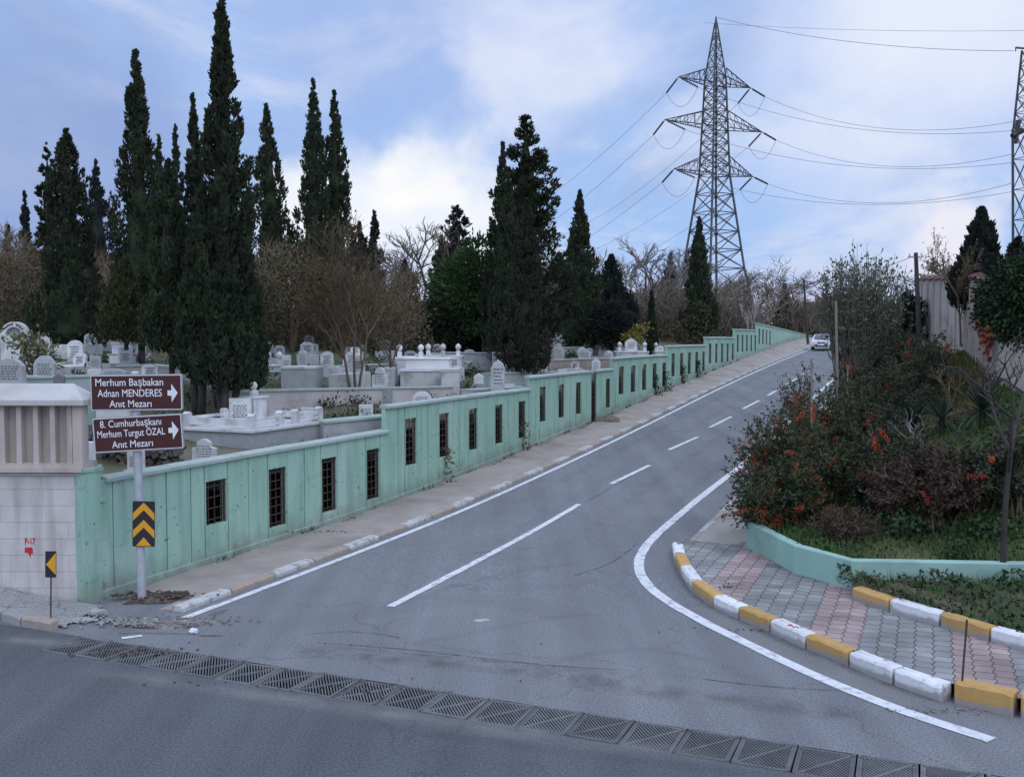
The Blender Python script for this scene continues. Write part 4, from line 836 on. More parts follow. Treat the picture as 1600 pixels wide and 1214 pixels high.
def headstone(px, ytop, ybase, wpx, Y, kind, label, m=None, yaw=0.0, ins=3, cat='headstone', group=None):
    m = m or M_MARB; p = at(px, ybase, Y); zg = zcx(p[0], p[1]); zt = at(px, ytop, Y)[2]; h = zt - p[2]; w_ = wpx * Y / F; dp = max(.12, w_ * .22)
    root = empty('headstone', (p[0], p[1], min(zg, p[2])), yaw, label, cat, group); b0 = p[2] - min(zg, p[2])
    x = w_ / 2
    if kind == 'round': pol = [(-x, 0), (x, 0), (x, h - x * .9)] + [(x * math.cos(a), h - x * .9 + x * .9 * math.sin(a)) for a in np.linspace(.15, math.pi - .15, 11)] + [(-x, h - x * .9)]
    elif kind == 'ogee': pol = [(-x * .92, 0), (x * .92, 0), (x, h * .74), (x * .82, h * .78), (x * .72, h * .87), (x * .42, h * .93), (x * .16, h * .96), (0, h), (-x * .16, h * .96), (-x * .42, h * .93), (-x * .72, h * .87), (-x * .82, h * .78), (-x, h * .74)]
    elif kind == 'point': pol = [(-x, 0), (x, 0), (x, h * .72), (0, h), (-x, h * .72)]
    elif kind == 'wide': pol = [(-x, 0), (x, 0), (x * .97, h * .72), (x * .75, h * .86), (x * .3, h), (-x * .3, h), (-x * .75, h * .86), (-x * .97, h * .72)]
    elif kind == 'shoulder': pol = [(-x, 0), (x, 0), (x, h * .62), (x * .62, h * .66), (x * .58, h * .86), (x * .2, h), (-x * .2, h), (-x * .58, h * .86), (-x * .62, h * .66), (-x, h * .62)]
    else: pol = [(-x, 0), (x, 0), (x, h), (-x, h)]
    mb = MB(); mb.prism([(u, z + b0) for u, z in pol], -dp / 2, dp / 2); mb.build('stone', m, root, bevel=.01)
    mb = MB(); mb.box((0, dp * .6, b0 / 2 - .25 + .02), (w_ * 1.3, dp * 3.2, b0 + .5)); mb.build('base', M_GREYM if m is M_MARB else M_MARB, root, bevel=.012)
    if ins:
        mb = MB(); rr = random.Random(int(px * 7)); n_ = 3 + ins
        for i in range(n_):
            z = b0 + h * (.70 - .55 * i / n_); t = -x * rr.uniform(.55, .68)
            while t < x * .55:
                l = x * rr.uniform(.08, .3); mb.box((t + l / 2, -dp / 2 - .002, z), (l, .006, h * .032)); t += l + x * .09
        mb.build('inscription', M_INK, root)
    return root
HS = [(320, 686, 722, 38, 20.2, 'shoulder', 'white headstone with dark flower ornament right behind the first green wall section', None, 2),
 (213, 704, 735, 26, 19, 'square', 'white headstone half hidden behind the sign post, low behind the green wall', None, 3),
 (141, 690, 730, 15, 18.8, 'square', 'narrow white headstone edge between the stone wall fins and the brown sign', None, 0),
 (376, 622, 660, 34, 24.2, 'square', 'white headstone with black writing between the cypress trunks and the white railed tomb', None, 4),
 (18, 560, 602, 46, 22.5, 'wide', 'pale blue-grey headstone at the left edge behind the stone wall coping', M_GREYM, 3),
 (71, 556, 600, 36, 24, 'wide', 'pale grey curved-top headstone with flower emblem beside the small leafy tree', M_GREYM, 4),
 (93, 583, 604, 16, 21, 'point', 'small dark grey stone block just above the stone wall coping', M_DARKM, 0),
 (178, 576, 594, 40, 23, 'wide', 'grey low headstone peeking over the top of the brown sign', M_GREYM, 2),
 (150, 556, 578, 17, 28, 'square', 'dark grey little headstone left of the thin cypress trunk', M_GREYM, 2),
 (127, 538, 580, 18, 33, 'shoulder', 'pale headstone behind bare twigs left of the thin cypress trunk', None, 0),
 (448, 555, 584, 13, 33.5, 'square', 'square-topped small white headstone above the grey slab block', None, 2),
 (473, 547, 575, 13, 33.5, 'round', 'round-topped slim white headstone above the grey slab block', None, 3),
 (594, 574, 607, 25, 31, 'shoulder', 'white headstone with dark writing standing on the long retaining wall', None, 4),
 (572, 632, 655, 22, 27.6, 'square', 'pale headstone low between the two bare tree trunks', None, 3),
 (481, 637, 655, 20, 26, 'square', 'plain pale slab leaning at the foot of the retaining wall behind the white railed tomb', None, 0),
 (659, 612, 640, 30, 27.8, 'wide', 'white headstone with black print just over the second green wall step', None, 4),
 (748, 583, 600, 15, 36, 'point', 'small pointed pale stone alone on the grass', None, 0),
 (778, 562, 612, 22, 33, 'ogee', 'tall white headstone with grey emblem on the low kerb wall', None, 2),
 (777, 550, 582, 16, 40, 'square', 'dull grey slab standing behind the tall white headstone', M_GREYM, 0),
 (824, 572, 584, 12, 39, 'point', 'tiny white pointed stone at the foot of the dark cypress group', None, 0),
 (851, 567, 586, 9, 41, 'point', 'small white stone at the left end of the brownish retaining wall', None, 0),
 (878, 577, 590, 14, 38, 'square', 'small white block stone just over the third green wall step', None, 0),
 (895, 580, 590, 7, 38, 'point', 'tiny pale peg stone just over the third green wall step', None, 0),
 (912, 577, 588, 9, 39, 'point', 'tiny pointed white stone beside the broken slit of the green wall', None, 0),
 (931, 560, 582, 14, 41, 'ogee', 'white ornamented headstone directly above the broken slit of the green wall', None, 2),
 (874, 542, 564, 16, 46, 'ogee', 'white rounded headstone at the left on the brownish retaining wall', None, 2),
 (914, 547, 562, 19, 47.5, 'wide', 'broad white headstone in the middle of the brownish retaining wall', None, 2),
 (898, 529, 545, 13, 56, 'shoulder', 'pale headstone high on the farthest grave terrace', None, 1),
 (885, 529, 545, 7, 56, 'square', 'slim grey stone beside the pale one on the farthest grave terrace', M_GREYM, 0),
 (927, 537, 545, 9, 55, 'round', 'small round-topped white stone on the farthest grave terrace', None, 0),
 (948, 549, 572, 12, 47, 'shoulder', 'grey-white headstone with carved top left of the big terracotta-trimmed tomb', M_GREYM, 2),
 (842, 549, 562, 8, 47, 'square', 'narrow white stone at the edge of the dark cypress group', None, 0),
 (855, 545, 562, 9, 48, 'round', 'thin rounded white stone next to the narrow one by the cypress group', None, 0)]
for a in HS: headstone(a[0], a[1], a[2], a[3], a[4], a[5], a[6], a[7], random.Random(a[0]).uniform(-.25, .12), a[8])
def tomb(px0, px1, ytop, Y, depth, label, m=None, balls=0, steps=1, rot=0.0, zb=None, head=None, pm=None):
    a, b = at(px0, ytop, Y), at(px1, ytop, Y); mid = (a + b) / 2; w_ = b[0] - a[0]; zg = zcx(mid[0], mid[1]); h = a[2] - zg; m = m or M_MARB
    root = empty('tomb', (mid[0], mid[1] + depth / 2, zg), rot, label, 'tomb')
    mb = MB(); mb.box((0, 0, h * .45 - .3), (w_ * 1.06, depth * 1.1, h * .9 + .6)); mb.build('plinth', pm or (M_MARB if m is not M_BRNW else M_RETW), root, bevel=.015)
    mb = MB(); mb.box((0, 0, h * .9 + h * .05), (w_ * 1.1, depth * 1.14, h * .1 + .004)); mb.build('slab', m, root, bevel=.01)
    if steps > 1: mb = MB(); mb.box((0, 0, h + .17), (w_ * .86, depth * .85, .33)); mb.box((0, 0, h + .36), (w_ * .92, depth * .9, .05)); mb.build('chest', m, root, bevel=.01)
    for i in range(balls):
        x = w_ * (-.42 + .84 * i / max(1, balls - 1)); z = h + (.38 if steps > 1 else 0)
        mb = MB(); mb.box((x, -depth * .36, z + .10), (.16, .16, .2)); mb.lathe((x, -depth * .36, z + .2), [(.03, 0), (.05, .02), (.1, .09), (.115, .15), (.09, .22), (.03, .26), (.005, .29)], 12); mb.build('finial', m, root)
    if head:
        hw_, hh = head; x = hw_ / 2; mb = MB(); mb.prism([(-x, h), (x, h), (x, h + hh * .7), (x * .5, h + hh * .9), (0, h + hh), (-x * .5, h + hh * .9), (-x, h + hh * .7)], -.08, .08); mb.build('headstone', m, root, bevel=.01)
        mb = MB()
        for i in range(4): mb.box((0, -.083, h + hh * (.62 - .13 * i)), (hw_ * .6 * (1 - .12 * (i % 2)), .006, hh * .035))
        mb.build('inscription', M_INK, root)
    return root
M_WPAINT = mat('white_painted_render', (.68, .68, .69), (.76, .76, .76), 2, .7, .1, 20, 5, (.52, .50, .49), 1.4, (.55, .75))
tomb(441, 492, 573, 31.4, 1.2, 'grey marble slab block tomb standing on the long retaining wall', M_MARB, pm=M_GREYM)
tomb(396, 438, 571, 34, 1.4, 'pale railed tomb with small finials left of the grey slab block', None, 3)
tomb(628, 706, 577, 34.5, 1.6, 'bright white painted tomb box with steps in the middle of the graves', M_WPAINT, 0, 2)
tomb(620, 660, 558, 37, 1.8, 'long white tomb behind the leafy bare branches, with finials', M_WPAINT, 2)
tomb(664, 720, 556, 39, 1.6, 'pale tomb with three round finials behind the bright white tomb box', None, 3)
tomb(690, 716, 577, 33.6, .8, 'low pale step block at the right of the bright white tomb box', M_RETW)
tomb(965, 1012, 549, 50, 1.4, 'big pale tomb with trimmed ledge and tall pointed headstone above the fourth green wall step', None, 2, 1, 0, None, (.62, .66))
tomb(1024, 1043, 549, 54, 1.0, 'pale tomb with a rounded cap close to the fifth green wall step', None, 1, 1, 0, None, (.35, .30))
tomb(170, 208, 553, 34, 1.5, 'white tomb box behind the thin cypress trunk', M_WPAINT, 0, 2)
tomb(755, 795, 545, 44, 1.2, 'dull brown box tomb in the dark under the cypress group', M_BRNW)
tomb(590, 612, 575, 33.5, .9, 'plain pale tomb beside the headstone with dark writing', None)
tomb(936, 962, 545, 53, 1.0, 'grey tomb behind the carved headstone', M_GREYM, 2)
# arched headstone at the far left
p = at(25, 560, 31); zt = at(25, 503, 31)[2]; zg = zcx(p[0], p[1]); ah = empty('arched_headstone', (p[0], p[1], zg), 0, 'large white arched headstone with lettering round its open ring, far left', 'headstone')
x = 21 * 31 / F; h = zt - zg; mb = MB(); n_ = 18; V = []; zc0 = h - x
pol = [(x * math.cos(t), zc0 + x * math.sin(t)) for t in np.linspace(0, math.pi, n_)]; pin = [(x * .62 * math.cos(t), zc0 + x * .62 * math.sin(t)) for t in np.linspace(0, math.pi, n_)]
mb.prism(pol + pin[::-1], -.12, .12); mb.box((0, 0, zc0 / 2 - .1), (2 * x, .24, zc0 + .2)); mb.build('stone', M_MARB, ah)
mb = MB(); mb.prism(pin[::-1], .02, .10); mb.build('ring_panel', M_GREYM, ah)
mb = MB()
for i, t in enumerate(np.linspace(2.5, .64, 10)):
    if i == 5: continue
    mb.box((x * .81 * math.cos(t), -.122, zc0 + x * .81 * math.sin(t)), (.045, .008, .085), M=Matrix.Rotation(-(math.pi / 2 - t) * -1 * -1, 3, 'Y'))
mb.build('lettering', M_INK, ah)
# railed white tomb close behind the first wall section
p = at(395, 673, 22); rt = empty('railed_tomb', (p[0], p[1], 0), math.pi / 2 - TH, 'low white railed tomb on a grey platform close behind the first green wall section', 'tomb')
z = p[2]; mb = MB(); mb.box((1.43, 1.0, z - .55), (2.86, 2.0, 1.0)); mb.build('platform', M_GREYM, rt)
mb = MB(); mb.box((1.43, 1.0, z - .02), (2.98, 2.12, .07)); mb.build('slab', M_MARB, rt, bevel=.01)
for x_, y_ in ((.1, .1), (1.15, .1), (1.75, .1), (2.75, .1), (.1, 1.9), (1.4, 1.9), (2.75, 1.9)): mb = MB(); mb.box((x_, y_, z + .16), (.15, .15, .30)); mb.prism([(x_ - .085, z + .31), (x_ + .085, z + .31), (x_, z + .37)], y_ - .085, y_ + .085); mb.build('post', M_MARB, rt, bevel=.006)
mb = MB()
for x0, x1, y_ in ((.1, 1.15, .1), (1.75, 2.75, .1), (.1, 1.4, 1.9), (1.4, 2.75, 1.9)):
    for zz in (.10, .22): mb.box(((x0 + x1) / 2, y_, z + zz), (x1 - x0 - .15, .06, .07))
for x_ in (.1, 2.75): mb.box((x_, 1.0, z + .16), (.06, 1.65, .16))
mb.build('rails', M_MARB, rt)
mb = MB(); mb.box((2.15, 1.6, z + .3), (.5, .4, .56)); mb.box((2.15, 1.6, z + .6), (.58, .48, .05)); mb.lathe((2.15, 1.6, z + .62), [(.12, 0), (.12, .12), (.05, .16), (.09, .22), (.1, .28), (.06, .34), (.01, .37)], 12); mb.build('pedestal', M_MARB, rt, bevel=.01)
# more graves of the same few patterns, crowded between the larger ones
GP = [tuple(o.location[:2]) for o in COL.objects if o.get('category') in ('headstone', 'tomb')]
def kerbed(kind):
    rt_ = empty('kerbed_grave', (0, 0, 0)); mk = M_MARB if kind != 'slab' else M_GREYM; mb = MB(); hk = .38 if kind != 'chest' else .62
    for c_, s_ in (((0, -.95, hk / 2 - .2), (1.0, .14, hk + .4)), ((0, .95, hk / 2 - .2), (1.0, .14, hk + .4)), ((-.43, 0, hk / 2 - .2), (.14, 1.76, hk + .4)), ((.43, 0, hk / 2 - .2), (.14, 1.76, hk + .4))): mb.box(c_, s_)
    if kind == 'chest': mb.box((0, 0, hk - .1), (.72, 1.76, .2))
    mb.build('kerb', mk, rt_, bevel=.012); x = .30; h = {'round': .8, 'slab': .6, 'chest': .55}[kind]
    pol = [(-x, 0), (x, 0), (x, h * .7)] + ([(x * math.cos(a_), h * .7 + h * .3 * math.sin(a_)) for a_ in np.linspace(.1, math.pi - .1, 9)] if kind != 'slab' else [(x, h * .8), (x * .5, h), (-x * .5, h), (-x, h * .8)]) + [(-x, h * .7)]
    mb = MB(); mb.prism([(u, v + hk - .02) for u, v in pol], .80, .94); mb.build('headstone', M_MARB if kind != 'slab' else M_GREYM, rt_, bevel=.01)
    mb = MB()
    for i in range(5): mb.box((.02 * (i % 2), .797, hk + h * (.68 - .11 * i)), (.36 - .05 * (i % 3), .006, .028))
    mb.build('inscription', M_INK, rt_)
    if kind == 'round': mb = MB(); mb.box((0, 0, .1), (.72, 1.76, .5)); mb.build('soil', M_CEM, rt_)
    return rt_
KG = {'round': ('small white kerbed grave with a rounded headstone, crowded among others under the trees', 'white kerbed graves with rounded headstones'), 'slab': ('small grey kerbed grave with a cut-cornered headstone, crowded among others under the trees', 'grey kerbed graves'), 'chest': ('filled white grave chest with a rounded headstone, crowded among others under the trees', 'white grave chests')}
rn_ = np.random.default_rng(21); protos = {}
for zone, (pa, pb2, ya, yb, cnt) in enumerate(((20, 240, 25.5, 38, 15), (395, 560, 32.5, 43, 8), (540, 740, 33, 44, 11), (740, 900, 37, 48, 9), (850, 1060, 44, 60, 20))):
    k_ = 0; tries = 0
    while k_ < cnt and tries < 400:
        tries += 1; px_, Y_ = rn_.uniform(pa, pb2), rn_.uniform(ya, yb); X_ = (px_ - 800) / F * Y_; s_, n__ = sn(X_, Y_)
        if n__ > -2.2 or min((X_ - a_) ** 2 + (Y_ - b_) ** 2 for a_, b_ in GP) < 1.7: continue
        kd = ('round', 'chest', 'slab')[int(rn_.integers(0, 3))]; GP.append((X_, Y_)); k_ += 1
        if kd not in protos: protos[kd] = o_ = kerbed(kd)
        else: o_ = copy_tree(protos[kd])
        o_.location = (X_, Y_, zcx(X_, Y_)); o_.rotation_euler = (rn_.uniform(-.03, .03), rn_.uniform(-.03, .03), rn_.uniform(-.3, .3) + (math.pi / 2 - TH - 1.2)); sc_ = rn_.uniform(.55, .85); o_.scale = (sc_, sc_, sc_ * rn_.uniform(.85, 1.2)); tag(o_, KG[kd][0], 'grave', KG[kd][1])
# rough rubble foundation visible above the wall at the left
mb = MB()
rr = np.random.default_rng(5)
rk = empty('rubble_wall', (*at(190, 720, 20.5)[:2], 0), 0, 'dark rough rubble stone terrace seen under the brown signs', 'wall')
for i in range(240):
    u = rr.uniform(-.9, 1.25); z = rr.uniform(1.5, 2.35); s_ = rr.uniform(.05, .11)
    M = Matrix.Rotation(rr.uniform(0, 3), 3, 'Y') @ Matrix.Rotation(rr.uniform(-.5, .5), 3, 'X'); mb.box((u, rr.uniform(-.08, .12) + u * -.1, z), (s_ * 2.2, .35, s_ * 1.3), M=M, taper=.8)
mb.build('stones', mat('rubble_stone', (.07, .06, .055), (.15, .13, .12), 3, .95, .6, 14, 6, rnd=.0), rk, bevel=.02)

# ================================================================ plants: generators
def leafmesh(name, P, D, l, wd, m, parent, seed=0, loc=None):
    rr = np.random.default_rng(seed); n = len(P); D = D / (np.linalg.norm(D, axis=1)[:, None] + 1e-9); A = rr.normal(size=(n, 3)); S = np.cross(D, A); S /= np.linalg.norm(S, axis=1)[:, None] + 1e-9
    l = np.broadcast_to(l, (n,))[:, None]; wd = np.broadcast_to(wd, (n,))[:, None]; bend = np.cross(S, D) * l * rr.uniform(-.15, .15, (n, 1))
    V = np.stack([P, P + D * l * .45 + S * wd * .5 + bend, P + D * l, P + D * l * .45 - S * wd * .5 + bend], 1).reshape(-1, 3)
    return npmesh(name, V, np.arange(4 * n).reshape(n, 4), m, parent, loc)
def segmesh(name, segs, m, parent, k=4, loc=None):
    A = np.array([s[0] for s in segs], float); B = np.array([s[1] for s in segs], float); r0 = np.array([s[2] for s in segs])[:, None]; r1 = np.array([s[3] for s in segs])[:, None]
    d = B - A; d /= np.linalg.norm(d, axis=1)[:, None] + 1e-9; h = np.where(np.abs(d[:, 2:3]) < .9, np.array([[0, 0, 1.]]), np.array([[1., 0, 0]])); a = np.cross(d, h); a /= np.linalg.norm(a, axis=1)[:, None]; b = np.cross(d, a)
    V = []
    for P, r in ((A, r0), (B, r1)):
        for i in range(k): t = 2 * math.pi * i / k; V.append(P + a * r * math.cos(t) + b * r * math.sin(t))
    V = np.stack(V, 1).reshape(-1, 3); n = len(A); base = (np.arange(n) * 2 * k)[:, None]
    Q = np.concatenate([base + np.array([[i, (i + 1) % k, k + (i + 1) % k, k + i]]) for i in range(k)], 0)
    return npmesh(name, V, Q, m, parent, loc)
def leafmat(name, c1, c2, scale=1.5, rnd=.15, c3=None, s3=.5, t3=(.5, .7)):
    m = mat(name, c1, c2, scale, .75, c3=c3, s3=s3, t3=t3, rnd=rnd, spec=.15); return m
M_CYP = leafmat('cypress_foliage', (.018, .027, .015), (.054, .068, .038), 2.2, c3=(.055, .048, .028), s3=.55, t3=(.54, .74))
M_CYPB = leafmat('brownish_cypress_foliage', (.030, .030, .022), (.050, .048, .034), 1.8)
M_CYPF = leafmat('far_cypress_foliage', (.018, .024, .022), (.032, .040, .036), 1.0)
M_PINE = leafmat('pine_foliage', (.035, .070, .025), (.065, .115, .042), 1.2, c3=(.05, .05, .028), t3=(.55, .75))
M_BARK = mat('dark_bark', (.038, .033, .03), (.068, .06, .054), 6, .95, .6, 20, mapsc=(1, 1, .3))
M_TWIG = mat('grey_brown_twigs', (.12, .097, .072), (.18, .15, .115), 3, .95)
M_TWIGB = mat('brown_twigs', (.105, .076, .048), (.155, .12, .076), 3, .95)
M_TWIGG = mat('pale_grey_twigs', (.17, .15, .14), (.23, .205, .19), 3, .95)
M_AUT = leafmat('autumn_leaves', (.10, .062, .034), (.15, .10, .05), 3, c3=(.075, .048, .034), s3=2)
M_OLIVE = leafmat('olive_leaves', (.065, .065, .03), (.12, .11, .05), 2.5)
def dims(px, ytop, Y, hwpx, ybot, ground):
    p = at(px, ytop, Y); g = ground(p[0], p[1]); return p, g, p[2] - g, hwpx * Y / F, at(px, ybot, Y)[2] - g
def cypress(px, ytop, ybot, hwpx, Y, label, seed=1, prof='flame', n=260, per=46, m=None, lean=0.0, leaf=.15, ground=None, trunks=1, name='cypress', cat='cypress', group=None):
    p, g, h, r, zb = dims(px, ytop, Y, hwpx, ybot, ground or zcx); rr = np.random.default_rng(seed); m = m or M_CYP; n = int(n * (1.35 if prof in ('column', 'taper') else 1.0))
    zb = max(.15, zb); H = h - zb; root = empty(name, (p[0], p[1], g), 0, label, cat, group)
    t = np.sort(rr.uniform(0, 1, n) ** (1.15 if prof != 'flame' else 1.3))
    def R_(t):
        if prof == 'flame': return np.minimum(1, (t / .10 + .55)) * (1 - t) ** .75 * (1 - .15 * np.sin(t * 9 + seed))
        if prof == 'column': return np.minimum(1, t / .08 + .55) * np.minimum(1, (1 - t) * 1.45) ** .95 * (1 - .12 * np.sin(t * 11 + seed))
        if prof == 'taper': return np.minimum(1, t / .06 + .5) * (1.02 - t) ** 1.05 * (1 - .12 * np.sin(t * 12 + seed))
        if prof == 'spire': return np.minimum(1, t / .1 + .4) * (1.02 - t) ** .95 * (1 - .10 * np.sin(t * 13 + seed))
        if prof == 'lumpy': return np.minimum(1, t / .12 + .4) * (1 - t) ** .6 * (1 + .28 * np.sin(t * 15 + seed) + .15 * np.sin(t * 31))
        return 1 - t
    ang = rr.uniform(0, 2 * math.pi, n); sm_ = .6 if prof in ('column', 'taper') else 1.0; lob = 1 + .16 * sm_ * np.sin(3 * ang + 5 * t + seed) + .10 * sm_ * np.sin(5 * ang - 9 * t); rad = r * R_(t) * lob * np.where(rr.uniform(size=n) < .7, rr.uniform(.8, 1.0, n), rr.uniform(.25, .75, n)); rad = np.maximum(rad, .02)
    ox = lean * t * H
    C = np.stack([rad * np.cos(ang) + ox, rad * np.sin(ang), zb + t * H * .985], 1)
    up = .85 if prof != 'lumpy' else .45
    A = np.stack([np.cos(ang) * (1 - up), np.sin(ang) * (1 - up), np.full(n, up)], 1) + rr.normal(0, .10, (n, 3)); A /= np.linalg.norm(A, axis=1)[:, None]
    cl = np.clip(r * rr.uniform(.45, .95, n) * (.22 + .95 * (1 - t)), .12, 2.0) * (1.0 if prof != 'lumpy' else .8); cr = cl * (.22 if prof != 'lumpy' else .34)
    idx = np.repeat(np.arange(n), per); u = rr.uniform(0, 1, len(idx)); off = rr.normal(0, 1, (len(idx), 3)); off /= np.linalg.norm(off, axis=1)[:, None] + 1e-9
    sh = np.sin(np.pi * np.clip(u * .85 + .12, 0, 1)) ** .8
    P = C[idx] + A[idx] * (cl[idx] * (u - .25))[:, None] + off * (cr[idx] * sh * rr.uniform(.4, 1, len(idx)))[:, None]; P[:, 2] = np.minimum(P[:, 2], h - .02)
    D = A[idx] * 1.0 + off * .7 + np.array([0, 0, .35]) + rr.normal(0, .18, P.shape)
    L = leaf * rr.uniform(.6, 1.3, len(idx)) * (.6 + .4 * np.minimum(1, (1 - t[idx]) * 4)); leafmesh('crown', P, D, L, L * .42, m, root, seed)
    mb = MB(); k = 10; ts = np.linspace(0, 1, 14); pr = [(max(.01, .48 * r * float(R_(np.array(q_))) * (.3 if q_ < .04 else 1)), zb + q_ * H * .93) for q_ in ts]; mb.lathe((0, 0, 0), pr, k)
    if lean: mb.v = [(x + lean * (z - zb), y, z) for x, y, z in mb.v]
    mb.build('inner_foliage', m, root)
    if trunks == 1: mb = MB(); mb.path([(0, 0, -.3), (.02, 0, zb * .5), (lean * H * .1, 0, zb + H * .25)], [max(.06, r * .13), max(.05, r * .11), r * .07], 8); mb.build('trunk', M_BARK, root, smooth=True)
    else:
        for i in range(trunks): a = 2 * math.pi * i / trunks + seed; e = r * .16; mb = MB(); mb.path([(e * math.cos(a), e * math.sin(a), -.3), (e * 1.9 * math.cos(a), e * 1.4 * math.sin(a), zb * .8), (e * 2.6 * math.cos(a), e * 2 * math.sin(a), zb + H * .22)], [.12, .095, .05], 7); mb.build('trunk', M_BARK, root, smooth=True)
    return root
WIG = [.13]
def branches(h, seed, spread=.5, levels=5, first=.3, r0=.12, up=.35, kids=(3, 4), shrink=.68, twigs=True, droop=0.0, base=(0, 0, 0), lean=(0, 0)):
    rr = random.Random(seed); S = []; tips = []
    def grow(p, d, L, r, lv):
        ns = 3 if lv < 2 else 2; pts = [p]
        for i in range(ns):
            d = (d + Vector((rr.gauss(0, WIG[0] * (1 if lv else .5)), rr.gauss(0, WIG[0] * (1 if lv else .5)), up * .12 - droop * lv * .03))).normalized(); q_ = pts[-1] + d * (L / ns); S.append((tuple(pts[-1]), tuple(q_), r * (1 - .4 * i / ns), r * (1 - .4 * (i + 1) / ns))); pts.append(q_)
        if lv >= levels: tips.append((tuple(pts[-1]), tuple(d))); return
        n_ = rr.randint(*kids)
        for i in range(n_):
            f = rr.uniform(.35, 1.0) if i else 1.0; j = min(ns - 1, int(f * ns)); b = pts[j].lerp(pts[j + 1], min(1, f * ns - j)) if f < 1 else pts[-1]
            a = Vector((rr.gauss(0, 1), rr.gauss(0, 1), rr.gauss(0, .5))); a = (a - d * a.dot(d)).normalized(); nd = (d * (1 - spread * .6) + a * spread * rr.uniform(.6, 1.2) + Vector((0, 0, up * .3))).normalized()
            grow(b, nd, L * shrink * rr.uniform(.75, 1.15), r * (.62 if i else .7), lv + 1)
    grow(Vector(base), Vector((lean[0], lean[1], 1)).normalized(), h * first, r0, 0); return S, tips
def bare_tree(px, ytop, Y, label, seed, m=None, ground=None, spread=.55, levels=5, first=.34, r0=.11, stems=1, leaves=0, lm=None, lsz=.09, up=.4, kids=(3, 4), ybase=None, hfix=None, name='bare_tree', cat='tree', wide=1.0, shrink=.68, group=None):
    p, g, h, r, _ = dims(px, ytop, Y, 10, ytop, ground or zcx); rr = random.Random(seed + 77)
    root = empty(name, (p[0], p[1], g), 0, label, cat, group); S = []; tips = []
    for i in range(stems):
        a = 2 * math.pi * i / max(1, stems) + seed; s_, t_ = branches(h, seed * 13 + i, spread, levels, first, r0, up, kids, shrink, base=(.12 * math.cos(a) * (stems > 1), .12 * math.sin(a) * (stems > 1), -.1), lean=(.25 * math.cos(a) * (stems > 1), .25 * math.sin(a) * (stems > 1)))
        S += s_; tips += t_
    zmax = np.percentile([s[1][2] for s in S], 99.5); k = h / zmax
    S = [((a[0] * k * wide, a[1] * k * wide, a[2] * k), (b[0] * k * wide, b[1] * k * wide, b[2] * k), max(c * 1.0, .006 * Y / 30), max(d, .005 * Y / 30)) for a, b, c, d in S]
    thick = [s for s in S if s[2] > r0 * .42]; thin = [s for s in S if s[2] <= r0 * .42]
    segmesh('trunk', thick, M_BARK if m is None else m, root, 6); segmesh('crown', thin, m or M_TWIG, root, 3)
    if leaves:
        rn = np.random.default_rng(seed); T_ = np.array([(t[0][0] * k * wide, t[0][1] * k * wide, t[0][2] * k) for t in tips]); D_ = np.array([t[1] for t in tips]); i = rn.integers(0, len(T_), leaves)
        leafmesh('leaves', T_[i] + rn.normal(0, .12, (leaves, 3)), D_[i] + rn.normal(0, .8, (leaves, 3)), lsz * rn.uniform(.6, 1.3, leaves), lsz * .6, lm or M_AUT, root, seed)
    return root

# ================================================================ cemetery trees
C_ = cypress
C_(38, 298, 540, 17, 80, 'slim dark cypress at the far left edge of the skyline', 1, 'taper', 130, 26, M_CYPF, leaf=.3)
C_(12, 350, 540, 16, 85, 'low dark cypress at the very left edge of the photo', 2, 'taper', 130, 26, M_CYPF, leaf=.3)
C_(73, 222, 560, 24, 50, 'forked narrow cypress left of the broad low-branching one', 3, 'lumpy', 220, 34, None, leaf=.2)
C_(103, 203, 572, 56, 36, 'broad cypress with foliage down to the graves, left of the sign', 4, 'flame', 340, 50, None, leaf=.17)
C_(150, 250, 520, 32, 62, 'blunt cypress between the broad left one and the tall pointed one', 5, 'column', 200, 30, M_CYPF, leaf=.22)
C_(212, 76, 525, 52, 34, 'tall pointed cypress with ragged edge on a thin bare trunk above the sign', 6, 'spire', 400, 46, None, leaf=.16)
C_(248, 208, 560, 22, 42, 'narrow cypress just right of the tall pointed one', 7, 'column', 200, 34, None, leaf=.17)
C_(274, 194, 560, 20, 40, 'twin-tipped narrow cypress behind the nearest cypress group', 8, 'column', 220, 34, None, leaf=.16)
C_(301, 145, 560, 22, 30, 'thin cypress spire hugging the left side of the tallest tree', 9, 'column', 260, 40, None, leaf=.14)
C_(345, -6, 600, 60, 27, 'tallest cypress, its spire touching the top of the photo, on several trunks', 10, 'spire', 480, 66, None, leaf=.16, trunks=3)
C_(352, 400, 600, 48, 24.5, 'bushy younger cypress in front of the tallest one', 11, 'flame', 230, 74, None, leaf=.14, trunks=3)
C_(306, 335, 588, 36, 25.6, 'dark bushy cypress at the lower left of the tallest one', 37, 'spire', 230, 74, None, leaf=.14, trunks=2)
C_(396, 470, 606, 22, 25.5, 'short cypress shoot at the lower right edge of the tallest group', 38, 'flame', 110, 60, None, leaf=.13)
C_(262, 250, 545, 42, 28.5, 'dark wide cypress on the left flank of the tallest one', 12, 'flame', 320, 50, None, leaf=.15)
C_(371, 345, 580, 38, 28.5, 'narrow dark cypress on the right flank of the tallest one', 33, 'flame', 260, 46, None, leaf=.15)
C_(426, 163, 520, 40, 55, 'solitary smooth cypress right of the tallest group', 13, 'column', 280, 40, None, leaf=.22, lean=-.03)
C_(489, 122, 520, 34, 52, 'very tall slim cypress, left one of the close pair', 14, 'column', 320, 38, None, leaf=.2)
C_(522, 140, 520, 34, 54, 'very tall slim cypress, right one of the close pair with a side shoot', 15, 'column', 320, 38, None, leaf=.2)
C_(561, 348, 540, 28, 70, 'blunt brownish cypress right of the tall close pair', 16, 'column', 160, 28, M_CYPB, leaf=.26)
